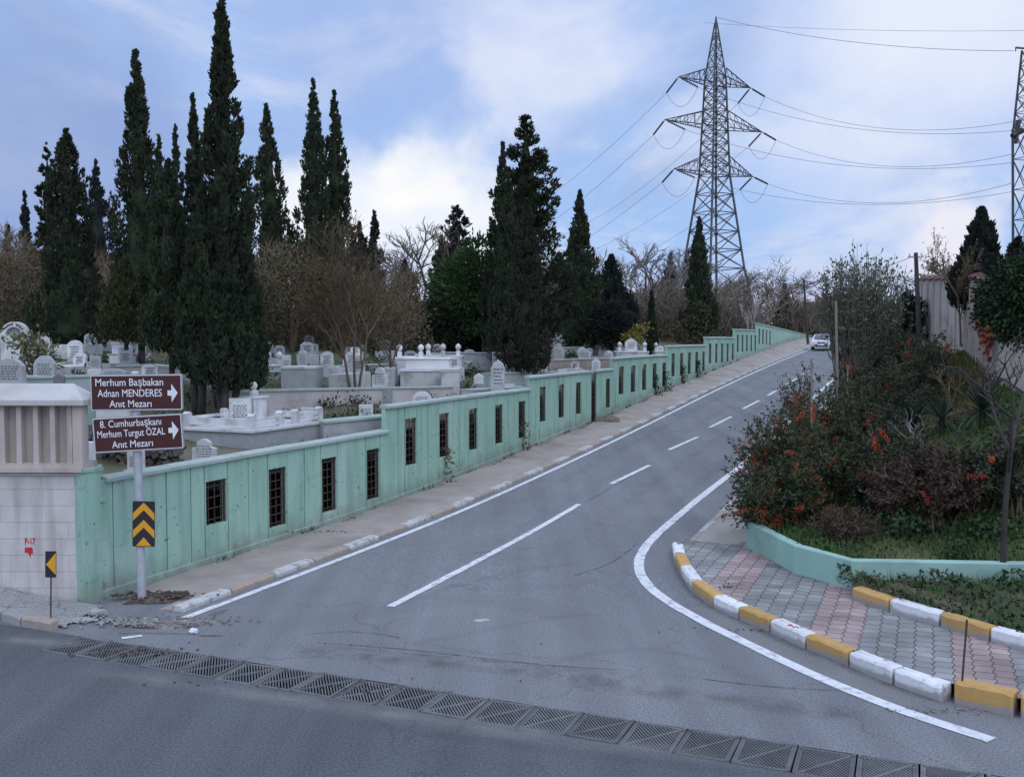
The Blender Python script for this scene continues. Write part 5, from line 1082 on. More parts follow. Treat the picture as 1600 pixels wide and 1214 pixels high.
C_(585, 330, 540, 24, 72, 'small pointed cypress right of the blunt brownish one', 17, 'taper', 150, 28, M_CYPF, leaf=.26)
C_(632, 408, 540, 24, 75, 'low hazy brown cypress in the middle of the bare trees', 18, 'column', 150, 28, M_CYPB, leaf=.28)
C_(690, 368, 520, 18, 70, 'brownish column cypress beside the layered conifer', 19, 'column', 150, 28, M_CYPB, leaf=.26)
C_(712, 322, 520, 38, 72, 'layered conifer with a crooked tip left of the round pine', 20, 'lumpy', 200, 30, M_CYPF, leaf=.34)
C_(779, 222, 560, 32, 44, 'narrow cypress leaning on the left of the large lobed one', 21, 'spire', 300, 42, None, leaf=.18, lean=.02)
C_(822, 180, 545, 64, 46, 'large lobed cypress with side clumps open to the sky', 22, 'lumpy', 430, 56, None, leaf=.2)
C_(824, 312, 578, 38, 39, 'brown-tinged cypress standing in front of the large lobed one', 23, 'flame', 340, 50, M_CYPB, leaf=.16)
C_(795, 270, 570, 32, 42, 'dark narrow cypress filling the middle of the lobed group', 24, 'column', 300, 42, None, leaf=.17)
C_(906, 298, 545, 32, 54, 'tall cypress with knobbly outline standing alone right of the lobed group', 25, 'column', 300, 40, None, leaf=.2)
C_(955, 400, 545, 36, 57, 'short bushy cypress with two soft tips', 26, 'column', 220, 34, M_CYPF, leaf=.24)
C_(1018, 455, 556, 11, 56, 'small pencil cypress near the green wall steps', 27, 'taper', 120, 28, None, leaf=.17)
C_(1093, 340, 518, 27, 72, 'dense pointed cypress in front of the pylon base', 28, 'taper', 280, 38, None, leaf=.24)
C_(1048, 396, 520, 18, 95, 'hazy brown cypress among bare trees left of the pylon', 29, 'column', 140, 26, M_CYPB, leaf=.34)
C_(1226, 445, 512, 14, 125, 'small pointed cypress beyond the crest of the road', 30, 'taper', 140, 26, M_CYPF, leaf=.4, ground=lambda x, y: 4.0)
C_(1075, 392, 520, 14, 98, 'faint brown cypress touching the left leg of the pylon', 31, 'column', 120, 26, M_CYPB, leaf=.34)
# round stone pine and dark shrub by it
def pine(px, ytop, ybot, hwpx, Y, label, seed, m, n=150, per=90, leaf=.2, ground=None, name='pine_tree', cat='pine'):
    p, g, h, r, zb = dims(px, ytop, Y, hwpx, ybot, ground or zcx); rr = np.random.default_rng(seed); root = empty(name, (p[0], p[1], g), 0, label, cat); cz = (h + zb) / 2; rz = (h - zb) / 2
    d = rr.normal(size=(n, 3)); d /= np.linalg.norm(d, axis=1)[:, None]; f = np.where(rr.uniform(size=n) < .75, rr.uniform(.7, 1, n), rr.uniform(.2, .7, n)); C = d * f[:, None] * (r, r, rz) * (1 + .15 * np.sin(d[:, :1] * 7 + seed)) + (0, 0, cz)
    idx = np.repeat(np.arange(n), per); o_ = rr.normal(0, 1, (len(idx), 3)) * r * .13; o_[:, 2] *= .7; P = C[idx] + o_; D = d[idx] + o_ / (r * .2) + rr.normal(0, .5, P.shape) + (0, 0, .4); L = leaf * rr.uniform(.6, 1.3, len(idx)); leafmesh('crown', P, D, L, L * .3, m, root, seed)
    S = []
    for i in range(7): q_ = C[i]; S += [((0, 0, zb * .8), tuple(q_ * (.5, .5, 1) * .5 + np.array((0, 0, zb * .5))), .10, .06), (tuple(q_ * (.5, .5, 1) * .5 + np.array((0, 0, zb * .5))), tuple(q_), .06, .02)]
    segmesh('limbs', S, M_BARK, root, 5); mb = MB(); mb.path([(0, 0, -.3), (.05, 0, zb * .6), (0, 0, zb + rz * .5)], [.2, .16, .1], 9); mb.build('trunk', M_BARK, root, smooth=True); return root
pine(738, 388, 548, 60, 46, 'rounded green pine with a dense soft crown', 1, M_PINE, 190, 100, .24)
pine(692, 470, 556, 40, 45, 'dark low evergreen shrub at the left foot of the round pine', 2, M_CYP, 110, 80, .2, name='evergreen_shrub', cat='shrub')
pine(955, 470, 548, 30, 53, 'dark low evergreen shrub behind the far graves', 3, M_CYPF, 90, 70, .22, name='evergreen_shrub', cat='shrub')
C_(194, 405, 530, 34, 32.5, 'olive-tinged lower tree in front of the tall pointed cypress', 34, 'flame', 240, 44, leafmat('olive_cypress', (.035, .04, .018), (.065, .065, .03), 2.0), leaf=.15)
C_(1166, 455, 520, 12, 110, 'dim low conifer right of the pylon base', 36, 'taper', 100, 24, M_CYPF, leaf=.4)
# bare and autumn trees
B_ = bare_tree
B_(553, 352, 31.5, 'brown multi-stem bare tree with a few dry leaves in front of the retaining wall', 3, M_TWIGB, stems=3, levels=5, first=.46, r0=.05, leaves=700, lsz=.10, up=.6, kids=(3, 4), wide=.95, shrink=.66)
B_(608, 420, 34, 'bare brown tree with yellow leaf tufts by the white tombs', 5, M_TWIGB, stems=2, levels=5, first=.36, r0=.05, leaves=500, lsz=.13, wide=1.2, kids=(3, 4))
B_(660, 345, 62, 'tall pale bare tree against the bright cloud', 6, M_TWIG, levels=5, first=.34, r0=.14, kids=(3, 4), wide=1.1)
B_(628, 368, 66, 'fine bare tree behind the brown one', 7, M_TWIG, levels=5, first=.34, r0=.13, kids=(3, 4), wide=1.1)
B_(455, 392, 42, 'olive brown half-bare tree right of the tallest cypress', 8, M_TWIGB, stems=2, levels=4, first=.3, r0=.1, leaves=2600, lm=M_OLIVE, lsz=.17, wide=1.4)
B_(500, 410, 46, 'dull brown thicket tree under the slim cypress pair', 9, M_TWIGB, stems=2, levels=5, first=.3, r0=.1, leaves=900, lsz=.16, wide=1.4, kids=(3, 3))
B_(30, 392, 56, 'brown autumn tree at the far left behind the arched headstone', 10, M_TWIGB, stems=2, levels=4, first=.3, r0=.12, leaves=2500, lsz=.22, wide=1.6)
B_(-20, 400, 52, 'second brown autumn tree cut by the left edge', 11, M_TWIGB, stems=2, levels=4, first=.3, r0=.12, leaves=2500, lm=M_OLIVE, lsz=.22, wide=1.6)
B_(150, 400, 54, 'brown bare tree between the left cypresses', 12, M_TWIGB, stems=2, levels=5, first=.3, r0=.12, leaves=600, lsz=.2, wide=1.3, kids=(3, 3))
B_(1005, 374, 76, 'grey bare tree left of the pylon with a wide crown', 13, M_TWIGG, levels=5, first=.33, r0=.16, wide=1.2, stems=2)
B_(1060, 385, 90, 'fine grey bare tree behind the pencil cypress', 14, M_TWIGG, levels=5, first=.33, r0=.16, wide=1.2)
B_(975, 405, 70, 'brownish bare tree behind the short bushy cypress', 15, M_TWIG, levels=5, first=.33, r0=.14, wide=1.2)
B_(1192, 405, 108, 'bare tree right of the pylon with curved limbs', 16, M_TWIG, levels=5, first=.3, r0=.16, wide=1.5, spread=.7, stems=2)
B_(1140, 468, 92, 'low bare tree inside the pylon legs', 17, M_TWIG, levels=5, first=.3, r0=.16, wide=1.4, stems=2)
B_(870, 405, 66, 'bare tree behind the gap right of the lobed cypress', 18, M_TWIG, levels=5, first=.3, r0=.12, wide=1.2)
B_(1250, 470, 118, 'distant bare tree beyond the crest beside the pole', 19, M_TWIG, levels=4, first=.3, r0=.16, wide=1.5, ground=lambda x, y: 3.9, stems=2)
B_(1290, 455, 112, 'distant bare tree behind the white car', 20, M_TWIG, levels=4, first=.3, r0=.16, wide=1.5, ground=lambda x, y: 3.9, stems=2)
B_(1172, 470, 80, 'pale thin double-stem sapling behind the upper green wall', 21, mat('birch_bark', (.36, .33, .31), (.44, .41, .39), 5, .9), levels=3, first=.5, r0=.07, stems=2, wide=.5)
B_(45, 530, 24.5, 'small leafy tree in front of the arched headstone', 22, M_TWIGB, levels=3, first=.4, r0=.035, leaves=700, lm=leafmat('yellow_green_leaves', (.10, .11, .05), (.19, .18, .09), 4), lsz=.13, wide=1.0)
B_(1160, 520, 70, 'yellowish low shrub behind the fifth green wall step', 24, M_TWIGB, levels=3, first=.3, r0=.04, leaves=400, lm=M_OLIVE, lsz=.2, wide=1.6) if False else None
B_(985, 513, 52, 'yellow-green leafy shrub above the far headstones', 23, M_TWIGB, levels=3, first=.3, r0=.04, leaves=900, lm=leafmat('yellow_leaves', (.14, .13, .03), (.22, .19, .05), 4), lsz=.16, wide=1.4, name='leafy_shrub', cat='shrub')
# thicket of twigs and dry leaves that closes the view behind the graves
def thicket(name, pxr, Yr, hr_, cnt, m, l, wd, seed, ground=None):
    rr = np.random.default_rng(seed); px = rr.uniform(*pxr, cnt); Y = rr.uniform(*Yr, cnt); X = (px - 800) / F * Y; s_, n_ = sn(X, Y); g_ = zc(s_, np.minimum(n_, -.5)) if ground is None else np.full(cnt, ground)
    keep = n_ < -2.0 if ground is None else n_ < 1e9; px, Y, X, g_ = px[keep], Y[keep], X[keep], g_[keep]; cnt = len(px); hh = hr_ * np.clip((pxr[1] - px) / 60, .25, 1) * (.65 + .35 * np.sin(px * .031 + seed) * np.sin(px * .013 + 1.7 * seed)); P = np.stack([X, Y, g_ + hh * rr.uniform(0, 1, cnt) ** 1.25], 1); D = rr.normal(0, .55, (cnt, 3)) + (0, 0, .8); L = l * rr.uniform(.5, 1.4, cnt); o = leafmesh(name, P, D, L, wd, m, None, seed); tag(o, kind='stuff'); return o
thicket('brown_thicket', (-120, 690), (43, 60), 4.6, 26000, M_TWIGB, .9, .04, 1); thicket('dry_leaf_thicket', (-120, 690), (42, 58), 4.0, 50000, leafmat('dull_leaves', (.060, .052, .032), (.105, .090, .055), .4, 0), .17, .085, 2)
thicket('grey_thicket', (780, 1215), (74, 96), 5.2, 26000, M_TWIG, 1.1, .05, 3); thicket('olive_thicket', (760, 1190), (70, 90), 3.6, 42000, leafmat('dull_olive_leaves', (.052, .048, .03), (.09, .078, .05), .4, 0), .22, .12, 4)
thicket('far_thicket', (1180, 1500), (120, 135), 8, 14000, M_TWIG, 1.4, .1, 5, 3.0)
thicket('far_leaf_thicket', (1180, 1500), (122, 138), 6, 9000, M_OLIVE, .5, .3, 6, 3.0)
# ================================================================ grass and weeds (stuff)
def blades(name, pts, l, wd, m, seed, tilt=.5):
    P = np.asarray(pts, float); rr = np.random.default_rng(seed); n = len(P); D = rr.normal(0, tilt, (n, 3)); D[:, 2] = 1; L = l * rr.uniform(.4, 1.4, n); o = leafmesh(name, P, D, L, wd, m, None, seed); tag(o, kind='stuff'); return o
rr = np.random.default_rng(8)
def scatter(n, s0, s1, n0, n1, zf, mask=None, freq=.5):
    s = rr.uniform(s0, s1, n); nn = rr.uniform(n0, n1, n); 
    if mask is not None: k = mask(s, nn); s, nn = s[k], nn[k]
    k = (np.sin(s * 1.9 + nn * .8) * np.sin(nn * 1.7 - s * .6) + rr.uniform(-.9, .9, len(s))) > -freq; s, nn = s[k], nn[k]
    x, y = xy(s, nn); return np.stack([x, y, zf(s, nn)], 1)
M_GRS = leafmat('grass_blades', (.040, .085, .022), (.075, .135, .036), 1.2, 0, c3=(.10, .09, .04), t3=(.55, .7))
M_WEED = leafmat('weed_leaves', (.028, .055, .024), (.055, .085, .035), 3, 0, c3=(.09, .075, .045), t3=(.55, .7))
inbed = lambda s, n: s > s_front(n) + .22
blades('bed_grass', scatter(26000, 4, 13, 9.1, 19, lambda s, n: z_bank(s, n) - .02, inbed, .9), .20, .018, M_GRS, 1)
blades('bed_ground_cover', scatter(9000, 4, 12, 9.1, 19, lambda s, n: z_bank(s, n) + .02 + .08 * rr.uniform(0, 1, len(s)), inbed, .2), .09, .06, M_WEED, 61, 1.0)
blades('bank_grass', scatter(26000, 12, 42, 10, 14, lambda s, n: z_bank(s, n) - .02, None, .8), .26, .03, leafmat('bank_grass_blades', (.05, .075, .02), (.10, .12, .035), .6, 0, c3=(.16, .08, .035), t3=(.52, .66)), 2)
instrip = lambda s, n: (s < s_front(n) - .08) & (s > np.interp(n, [p[1] for p in _ki], [p[0] for p in _ki]) + .2)
blades('strip_weeds', scatter(26000, 1, 9, 11, 18, lambda s, n: .34 + .14 * rr.uniform(0, 1, len(s)) * (1 + np.sin(s * 3 + n * 4)), instrip, .7), .10, .06, M_WEED, 3, 1.1)
blades('strip_grass', scatter(9000, 1, 9, 11, 18, lambda s, n: np.full(len(s), .35), instrip, .5), .22, .016, M_GRS, 33, .6)
blades('cemetery_grass', scatter(36000, 6, 45, -14, -1, lambda s, n: zc(s, n), None, .3), .13, .022, M_GRS, 4)
cc_ = scatter(170, 4, 42, -15, -1.5, lambda s, n: zc(s, n) + .05, None, .3); blades('grave_plants', np.concatenate([c_ + np.abs(rr.normal(0, 1, (90, 3))) * (1, 1, 1) * rr.choice([-1, 1], (90, 3)) * (.22, .22, 0) + np.abs(rr.normal(0, .16, (90, 1))) * (0, 0, 1) for c_ in cc_]), .13, .07, M_WEED, 44, 1.0)
blades('wall_foot_weeds', scatter(1500, 3, 60, .02, .10, lambda s, n: hw(s) + .02, lambda s, n: np.sin(s * 2.3) > .55), .16, .02, M_WEED, 5)
def ivy_clump(px, py, Y, rx, rz, cnt, m, label, name='weed_clump', seed=1, leaf=.07, dz=0.0, cat='plant'):
    p = at(px, py, Y); g = np.random.default_rng(seed); d = g.normal(0, .45, (cnt, 3)) * (rx, rx * .6, rz); root = empty(name, p - (0, 0, rz * .8), 0, label, cat)
    P = d + (0, 0, rz * .8); leafmesh('foliage', P, g.normal(0, .8, (cnt, 3)) + (0, -.3, .4), leaf * g.uniform(.6, 1.3, cnt), leaf * .7, m, root, seed)
    segmesh('stems', [((g.uniform(-.1, .1), 0, -.1), tuple(P[i]), .008, .004) for i in range(30)], M_TWIGB, root, 3); return root
p_ = G(1245, 958, 0.19)
ivy_clump(1365, 916, 15.9, .45, .28, 900, M_WEED, 'low green weed bush at the end of the planting strip against the green wall', seed=2)
ivy_clump(1497, 872, 16.2, .30, .35, 600, M_WEED, 'green creeper hanging over the top of the low planter wall', name='creeper', seed=3)
ivy_clump(1440, 925, 15.8, .5, .25, 800, M_WEED, 'tangled weeds in the middle of the planting strip', seed=4)
ivy_clump(1140, 925, 15.9, .14, .10, 160, M_GRS, 'small tuft of green weeds behind the white kerb stone', seed=5, leaf=.05)
ivy_clump(1420, 822, 17.5, .5, .3, 700, M_WEED, 'low pale green broad-leaf weeds on the bed grass', seed=6, leaf=.1) 
ivy_clump(1560, 835, 17.2, .7, .35, 1000, M_WEED, 'broad-leaf weeds beside the dark sapling trunk', seed=7, leaf=.1)
# ivy growing from the slits of the green wall
for i, (k_, lb) in enumerate(((18, 'dark ivy growing out of the last slit of the fourth wall section'), (19, 'ivy strand hanging from the first slit of the fifth wall section'), (21, 'ivy strand hanging from the third slit of the fifth wall section'), (23, 'ivy at the foot of the last slit of the fifth wall section'), (9, 'dry creeper in the last slit of the second wall section'), (6, 'dry plant hanging from the second slit of the second wall section'))):
    u = (k_ + .674) * BAY; c = xy(u, .03); zz = lz(u) + .55; g = np.random.default_rng(i + 50); cnt = 260 if k_ > 10 else 110; root = empty('wall_ivy', (*c, zz), 0, lb, 'ivy'); P = np.stack([g.normal(0, .09, cnt), g.normal(0, .05, cnt), g.uniform(-.55, .45, cnt)], 1); P[:, 0] *= (1.4 - P[:, 2])
    leafmesh('leaves', P, g.normal(0, .7, (cnt, 3)) + (.3, -.3, -.2), .10, .07, M_WEED if k_ > 10 else M_TWIGB, root, i)

# ================================================================ shrub bed on the right
M_BERL = leafmat('firethorn_leaves', (.028, .046, .022), (.058, .078, .036), 3, .1, c3=(.06, .045, .03), t3=(.55, .7))
M_BERR = mat('orange_berries', (.34, .05, .014), (.43, .085, .02), 8, .5)
M_BERD = mat('red_berries', (.34, .045, .025), (.42, .07, .03), 8, .5)
M_DKL = leafmat('dark_shrub_leaves', (.030, .042, .025), (.060, .070, .040), 2, .1, c3=(.065, .045, .032), t3=(.5, .7))
M_RUSSET = leafmat('russet_leaves', (.06, .04, .032), (.10, .062, .046), 2, .1)
def berry_bush(px, ytop, Y, hwpx, label, seed, nst=46, leaves=60, clusters=30, m=None, bm_=None, lsz=.085, name='firethorn', ground=None, arch=.75, cat='shrub', spiky=.5):
    p, g, h, r, _ = dims(px, ytop, Y, hwpx, ytop, ground or zbx); rn = np.random.default_rng(seed); root = empty(name, (p[0], p[1], g), 0, label, cat); S = []; LP = []; LD = []; E = []
    for i in range(nst):
        a = rn.uniform(0, 2 * math.pi); rad = r * math.sqrt(rn.uniform(.02, 1)); top = h * rn.uniform(.35, 1.0) * (1 - .35 * (rad / r) ** 2); b = Vector((rn.normal(0, r * .18), rn.normal(0, r * .18), -.05)); e = Vector((rad * math.cos(a), rad * math.sin(a), top)); c = Vector((b.x + (e.x - b.x) * .35, b.y + (e.y - b.y) * .35, top * arch * 1.15)); prev = b; n_ = 7
        for j in range(1, n_ + 1):
            t = j / n_; q_ = b * (1 - t) ** 2 + c * 2 * t * (1 - t) + e * t * t; q_ += Vector(rn.normal(0, .02, 3)); S.append((tuple(prev), tuple(q_), .016 * (1.1 - t) + .004, .016 * (1.05 - t) + .003))
            d = (q_ - prev).normalized()
            if j >= 2:
                for s_ in range(2):
                    sd = (d * .5 + Vector(rn.normal(0, .6, 3)) + Vector((0, 0, .15))).normalized(); ln = rn.uniform(.15, .5) * spiky * (.6 + r * .5); tip = q_ + sd * ln; S.append((tuple(q_), tuple(tip), .006, .003)); k = leaves // 14
                    for _ in range(k): f = rn.uniform(0, 1); LP.append(q_.lerp(tip, f) + Vector(rn.normal(0, .02, 3))); LD.append(sd * .6 + Vector(rn.normal(0, .6, 3)))
                    E.append((tip, d))
            prev = q_
        for _ in range(leaves // 3): f = rn.uniform(.3, 1); q_ = b * (1 - f) ** 2 + c * 2 * f * (1 - f) + e * f * f; LP.append(q_ + Vector(rn.normal(0, .05, 3))); LD.append(Vector(rn.normal(0, .7, 3)))
    segmesh('branches', S, M_TWIGB, root, 3); LP = np.array(LP); LD = np.array(LD); leafmesh('leaves', LP, LD, lsz * rn.uniform(.6, 1.4, len(LP)), lsz * .55, m or M_BERL, root, seed)
    if clusters:
        okt = np.array([(1, 0, 0), (0, 1, 0), (-1, 0, 0), (0, -1, 0), (0, 0, 1), (0, 0, -1)], float); of = np.array([(0, 1, 4), (1, 2, 4), (2, 3, 4), (3, 0, 4), (1, 0, 5), (2, 1, 5), (3, 2, 5), (0, 3, 5)]); V = []; Fq = []; ii = rn.permutation(len(E))
        front = [i for i in ii if E[i][0].y < r * .25]; nb = 0
        for i in front[:clusters]:
            for _ in range(rn.integers(20, 70)):
                c = np.array(E[i][0]) + np.array(E[i][1]) * rn.uniform(-.30, .02) + rn.normal(0, .028, 3); V.append(okt * rn.uniform(.010, .017) + c); Fq.append(of + nb * 6); nb += 1
        o = npmesh('berries', np.concatenate(V), np.concatenate(Fq), bm_ or M_BERR, root); o['kind'] = 'stuff'
    return root
W_ = berry_bush
W_(1225, 622, 20.5, 78, 'firethorn shrub thick with orange berries leaning over the road edge', 1, 84, 66, 58, spiky=.8)
W_(1222, 722, 19.0, 72, 'low dark firethorn at the curved tip of the planter wall with red berries', 2, 74, 70, 36, bm_=M_BERD, spiky=.8)
W_(1300, 575, 23.5, 75, 'twiggy firethorn behind the first with scattered berries', 3, 60, 60, 30, spiky=.8)
W_(1285, 668, 19.4, 80, 'dense green shrub in the middle of the bed left of the yucca', 4, 64, 90, 26, M_BERL)
W_(1390, 560, 26, 85, 'dark tangled shrub with few berries in the centre of the bank', 5, 70, 110, 10, M_DKL, M_BERD)
W_(1412, 480, 31, 62, 'tall dark evergreen shrub in front of the concrete wall', 6, 76, 140, 8, M_DKL, M_BERD, .09)
W_(1456, 505, 29, 40, 'spiky berry shrub leaning towards the right concrete wall', 7, 46, 70, 14, M_DKL, M_BERD, .08, spiky=1.1)
W_(1395, 655, 18.7, 80, 'brownish shrub with orange berry tufts right of the yucca', 8, 60, 90, 14, M_DKL)
W_(1440, 700, 17.8, 95, 'russet low shrub in the right half of the bed', 9, 70, 110, 5, M_RUSSET, M_BERD)
W_(1525, 672, 17.9, 80, 'dark green shrub left of the sapling trunk', 10, 56, 110, 3, M_DKL)
W_(1345, 620, 23, 75, 'dark shrub behind the front yucca', 11, 60, 100, 8, M_DKL, M_BERD)
W_(1258, 565, 28, 40, 'thin twiggy shrub reaching over the road dashes', 12, 40, 40, 6, M_DKL, M_BERD, spiky=1.0)
W_(1370, 505, 34, 60, 'dark shrub at the foot of the tall many-stemmed one', 13, 56, 120, 0, M_DKL, None, .09)
W_(1190, 755, 18.9, 34, 'spiky dark twigs of firethorn hanging out over the path', 14, 40, 60, 10, spiky=1.1)
W_(1480, 690, 18.4, 66, 'dark brownish shrub between the russet one and the one by the sapling', 17, 64, 110, 4, M_DKL, M_BERD)
W_(1320, 790, 17.5, 55, 'low dry grass-like shrub under the front yucca', 15, 40, 70, 0, M_RUSSET, None, .05)
W_(1592, 655, 17.5, 62, 'dark shrub cut off by the right edge of the photo', 16, 50, 100, 0, M_DKL)
M_YUC = leafmat('yucca_leaves', (.030, .055, .038), (.055, .085, .060), 2, .1)
def yucca(px, py, Y, r, label, seed, n=110):
    Y = min(np.arange(16.6, 32, .1), key=lambda y_: (abs(at(px, py, y_)[2] - zbx(*at(px, py, y_)[:2]) - .22) > .12, y_)); p = at(px, py, Y); g = zbx(p[0], p[1]); z = p[2] - g; rn = np.random.default_rng(seed); root = empty('yucca', (p[0], p[1], g), 0, label, 'yucca'); V = []; Q = []
    for i in range(n):
        a = rn.uniform(0, 2 * math.pi); el = rn.uniform(-.35, 1.45); d = np.array((math.cos(a) * math.cos(el), math.sin(a) * math.cos(el), math.sin(el))); s_ = np.cross(d, (0, 0, 1.)); s_ /= np.linalg.norm(s_) + 1e-6; L = r * rn.uniform(.75, 1.1); w_ = .022; o_ = np.array((0, 0, z)) + d * .04; b = len(V)
        for t, k in ((0, .7), (.35, 1), (.7, .75), (1, .05)): c = o_ + d * L * t + np.array((0, 0, -.10 * L * t * t)); V += [c - s_ * w_ * k, c + s_ * w_ * k]
        Q += [(b + 2 * j, b + 2 * j + 1, b + 2 * j + 3, b + 2 * j + 2) for j in range(3)]
    npmesh('leaves', V, Q, M_YUC, root); mb = MB(); mb.tube((0, 0, -.1), (0, 0, z + .04), .07, .06, 8); mb.build('stem', M_BARK, root); return root
yucca(1343, 775, 17.5, .72, 'front yucca with stiff blue-green leaves in the middle of the bed', 1)
yucca(1425, 665, 17.9, .75, 'yucca half hidden by shrubs behind the front one', 2); yucca(1535, 640, 17.4, .8, 'right-hand yucca below the concrete wall', 3); yucca(1472, 655, 17.6, .6, 'small yucca between shrubs near the sapling', 4, 70)
# tall many-stemmed shrub with leafy tips
p, g, h, r, _ = dims(1348, 372, 37, 62, 372, zbx); rn = np.random.default_rng(4); root = empty('stem_shrub', (p[0], p[1], g), 0, 'tall many-stemmed shrub with green leaf tips against the sky', 'shrub'); S = []; LP = []; LD = []
for i in range(190):
    a = rn.uniform(0, 6.283); q_ = math.sqrt(rn.uniform(0, 1)); b = np.array((q_ * r * .55 * math.cos(a), q_ * r * .55 * math.sin(a), 0)); H = h * rn.uniform(.62, 1.0) * (1 - .12 * q_); pr = b
    for j in range(1, 9):
        t = j / 8; c = b + np.array((q_ * r * .5 * math.cos(a) * t ** 1.5, q_ * r * .5 * math.sin(a) * t ** 1.5, H * t)) + rn.normal(0, .04, 3); S.append((pr, c, .022 * (1.1 - t) + .006, .022 * (1.0 - t) + .006)); 
        if j > 2:
            for _ in range(3 if j > 4 else 1): LP.append(pr + (c - pr) * rn.uniform() + rn.normal(0, .06, 3)); LD.append((c - pr) + rn.normal(0, .3, 3))
        if j in (5, 6, 7):
            for _ in range(2): e = c + np.array((rn.normal(0, .22), rn.normal(0, .22), rn.uniform(.2, .6))); S.append((c, e, .008, .005)); LP += [e + rn.normal(0, .05, 3) for _ in range(2)]; LD += [rn.normal(0, .6, 3) + (0, 0, .5) for _ in range(2)]
        pr = c
segmesh('stems', S, M_TWIG, root, 4); LP = np.array(LP); leafmesh('leaves', LP, np.array(LD), .17 * rn.uniform(.6, 1.3, len(LP)), .07, leafmat('grey_green_leaves', (.07, .09, .055), (.13, .15, .10), 2, .05, c3=(.11, .06, .045), t3=(.55, .7)), root, 3)
# staked saplings and small trees on the right
def stake(px, ytop, ybot, Y, label, lean=0.0, name='stake', r=.035):
    p = at(px, ytop, Y); g = zbx(p[0], p[1]); mb = MB(); mb.path([(0, 0, -.2), (lean * .5, 0, (p[2] - g) * .5), (lean, 0, p[2] - g)], [r, r * .95, r * .8], 7); o = mb.build(name, M_STK, loc=(p[0] - lean, p[1], g)); tag(o, label, 'stake')
M_STK = mat('weathered_wood', (.20, .16, .135), (.28, .23, .20), 6, .9, .4, 30, mapsc=(1, 1, .2))
stake(1306, 470, 690, 24, 'pale wooden stake standing upright among the berry shrubs', -.14); stake(1268, 560, 660, 22, 'thin short stake near the left edge of the shrubs', -.05, r=.022); stake(1325, 570, 640, 27, 'slim stake right of the pale one, lost in twigs', .03, r=.025)
WIG[0] = .07
bare_tree(1577, 520, 15.6, 'bare dark sapling with a straight trunk at the right edge of the planting strip', 31, M_BARK, ground=lambda x, y: .34, levels=4, first=.50, r0=.055, spread=.75, up=.6, kids=(2, 3), wide=.9, shrink=.6); WIG[0] = .13
bare_tree(1500, 560, 25, 'thin leafless shrub with crossing twigs in front of the concrete wall', 32, M_TWIGB, ground=zbx, levels=4, first=.25, r0=.035, stems=4, wide=1.1, kids=(2, 3))
bare_tree(1448, 640, 20.8, 'grey dead branchy shrub in the middle of the bank', 33, M_TWIGG, ground=zbx, levels=3, first=.3, r0=.03, stems=3, wide=1.3, kids=(2, 3))
# far trees behind the right wall
cypress(1534, 328, 480, 46, 46, 'dark conifer with spreading feathery branches behind the right concrete wall', 40, 'taper', 200, 60, M_CYPF, leaf=.3, ground=lambda x, y: 4.0)
bare_tree(1505, 362, 44, 'twiggy bare tree at the left of the dark conifer behind the wall', 34, M_TWIGB, ground=lambda x, y: 4.0, levels=5, first=.40, r0=.05, wide=.55, leaves=250, lsz=.10)
bare_tree(1465, 400, 75, 'pale yellowish bare tree beyond the end of the concrete wall', 35, M_TWIGG, ground=lambda x, y: 5.0, levels=5, first=.3, r0=.12, stems=2, wide=1.4, leaves=700, lm=M_OLIVE, lsz=.2)
cypress(1590, 372, 470, 18, 44, 'low dark conifer under the right-hand lattice mast', 41, 'lumpy', 140, 40, M_CYPF, leaf=.24, ground=lambda x, y: 4.0)
pine(1420, 462, 540, 30, 62, 'round dark evergreen at the end of the concrete wall', 8, M_CYPF, 90, 70, .24, ground=lambda x, y: 4.6, name='evergreen_shrub', cat='shrub')

# ================================================================ concrete wall on the right with tile coping
M_RCON = mat('grey_wall_render', (.37, .32, .28), (.46, .405, .36), 1.1, .9, .3, 14, 8, (.25, .215, .185), .7, (.48, .7), 'World')
M_TILE = mat('brown_tile_coping', (.15, .085, .065), (.21, .12, .095), 4, .85)
NWL = 13.9; c0 = xy(8, NWL); rw = empty('boundary_wall', (*c0, 0), math.pi / 2 - TH, 'stained grey concrete wall with stepped brown coping along the top of the right bank', 'wall')
mb = MB(); cb = MB(); rb = MB()
for i in range(26):
    x0 = i * 2.5; s0 = 8 + x0; zt = 5.22 + .055 * (s0 - 8) + (.12 if s0 > 29 else 0); zb = float(z_bank(s0, NWL)) - .6
    if i < 3 or i > 20: continue
    ba = R(8.0) if x0 > 34 else 0.0; ox, oy = (35 + (x0 - 35) * math.cos(ba), (x0 - 35) * math.sin(ba)) if ba else (x0, 0); RM = Matrix.Rotation(ba, 3, 'Z'); pt = lambda a_, b_: (ox + a_ * math.cos(ba) - b_ * math.sin(ba), oy + a_ * math.sin(ba) + b_ * math.cos(ba))
    mb.box((*pt(1.25, -.12 + (.003 if i % 2 else 0)), (zt + zb) / 2), (2.492, .24, zt - zb), ba); rb.box((*pt(2.5, .03), (zt - .15 + zb) / 2), (.16, .12, zt - .15 - zb), ba)
    cb.prism([(-.26, 0), (.26, 0), (.24, .06), (0, .19), (-.24, .06)], .005, 2.42, M=RM @ Matrix(((0, 1, 0), (1, 0, 0), (0, 0, 1))), c=(*pt(0, -.12), zt + .001))
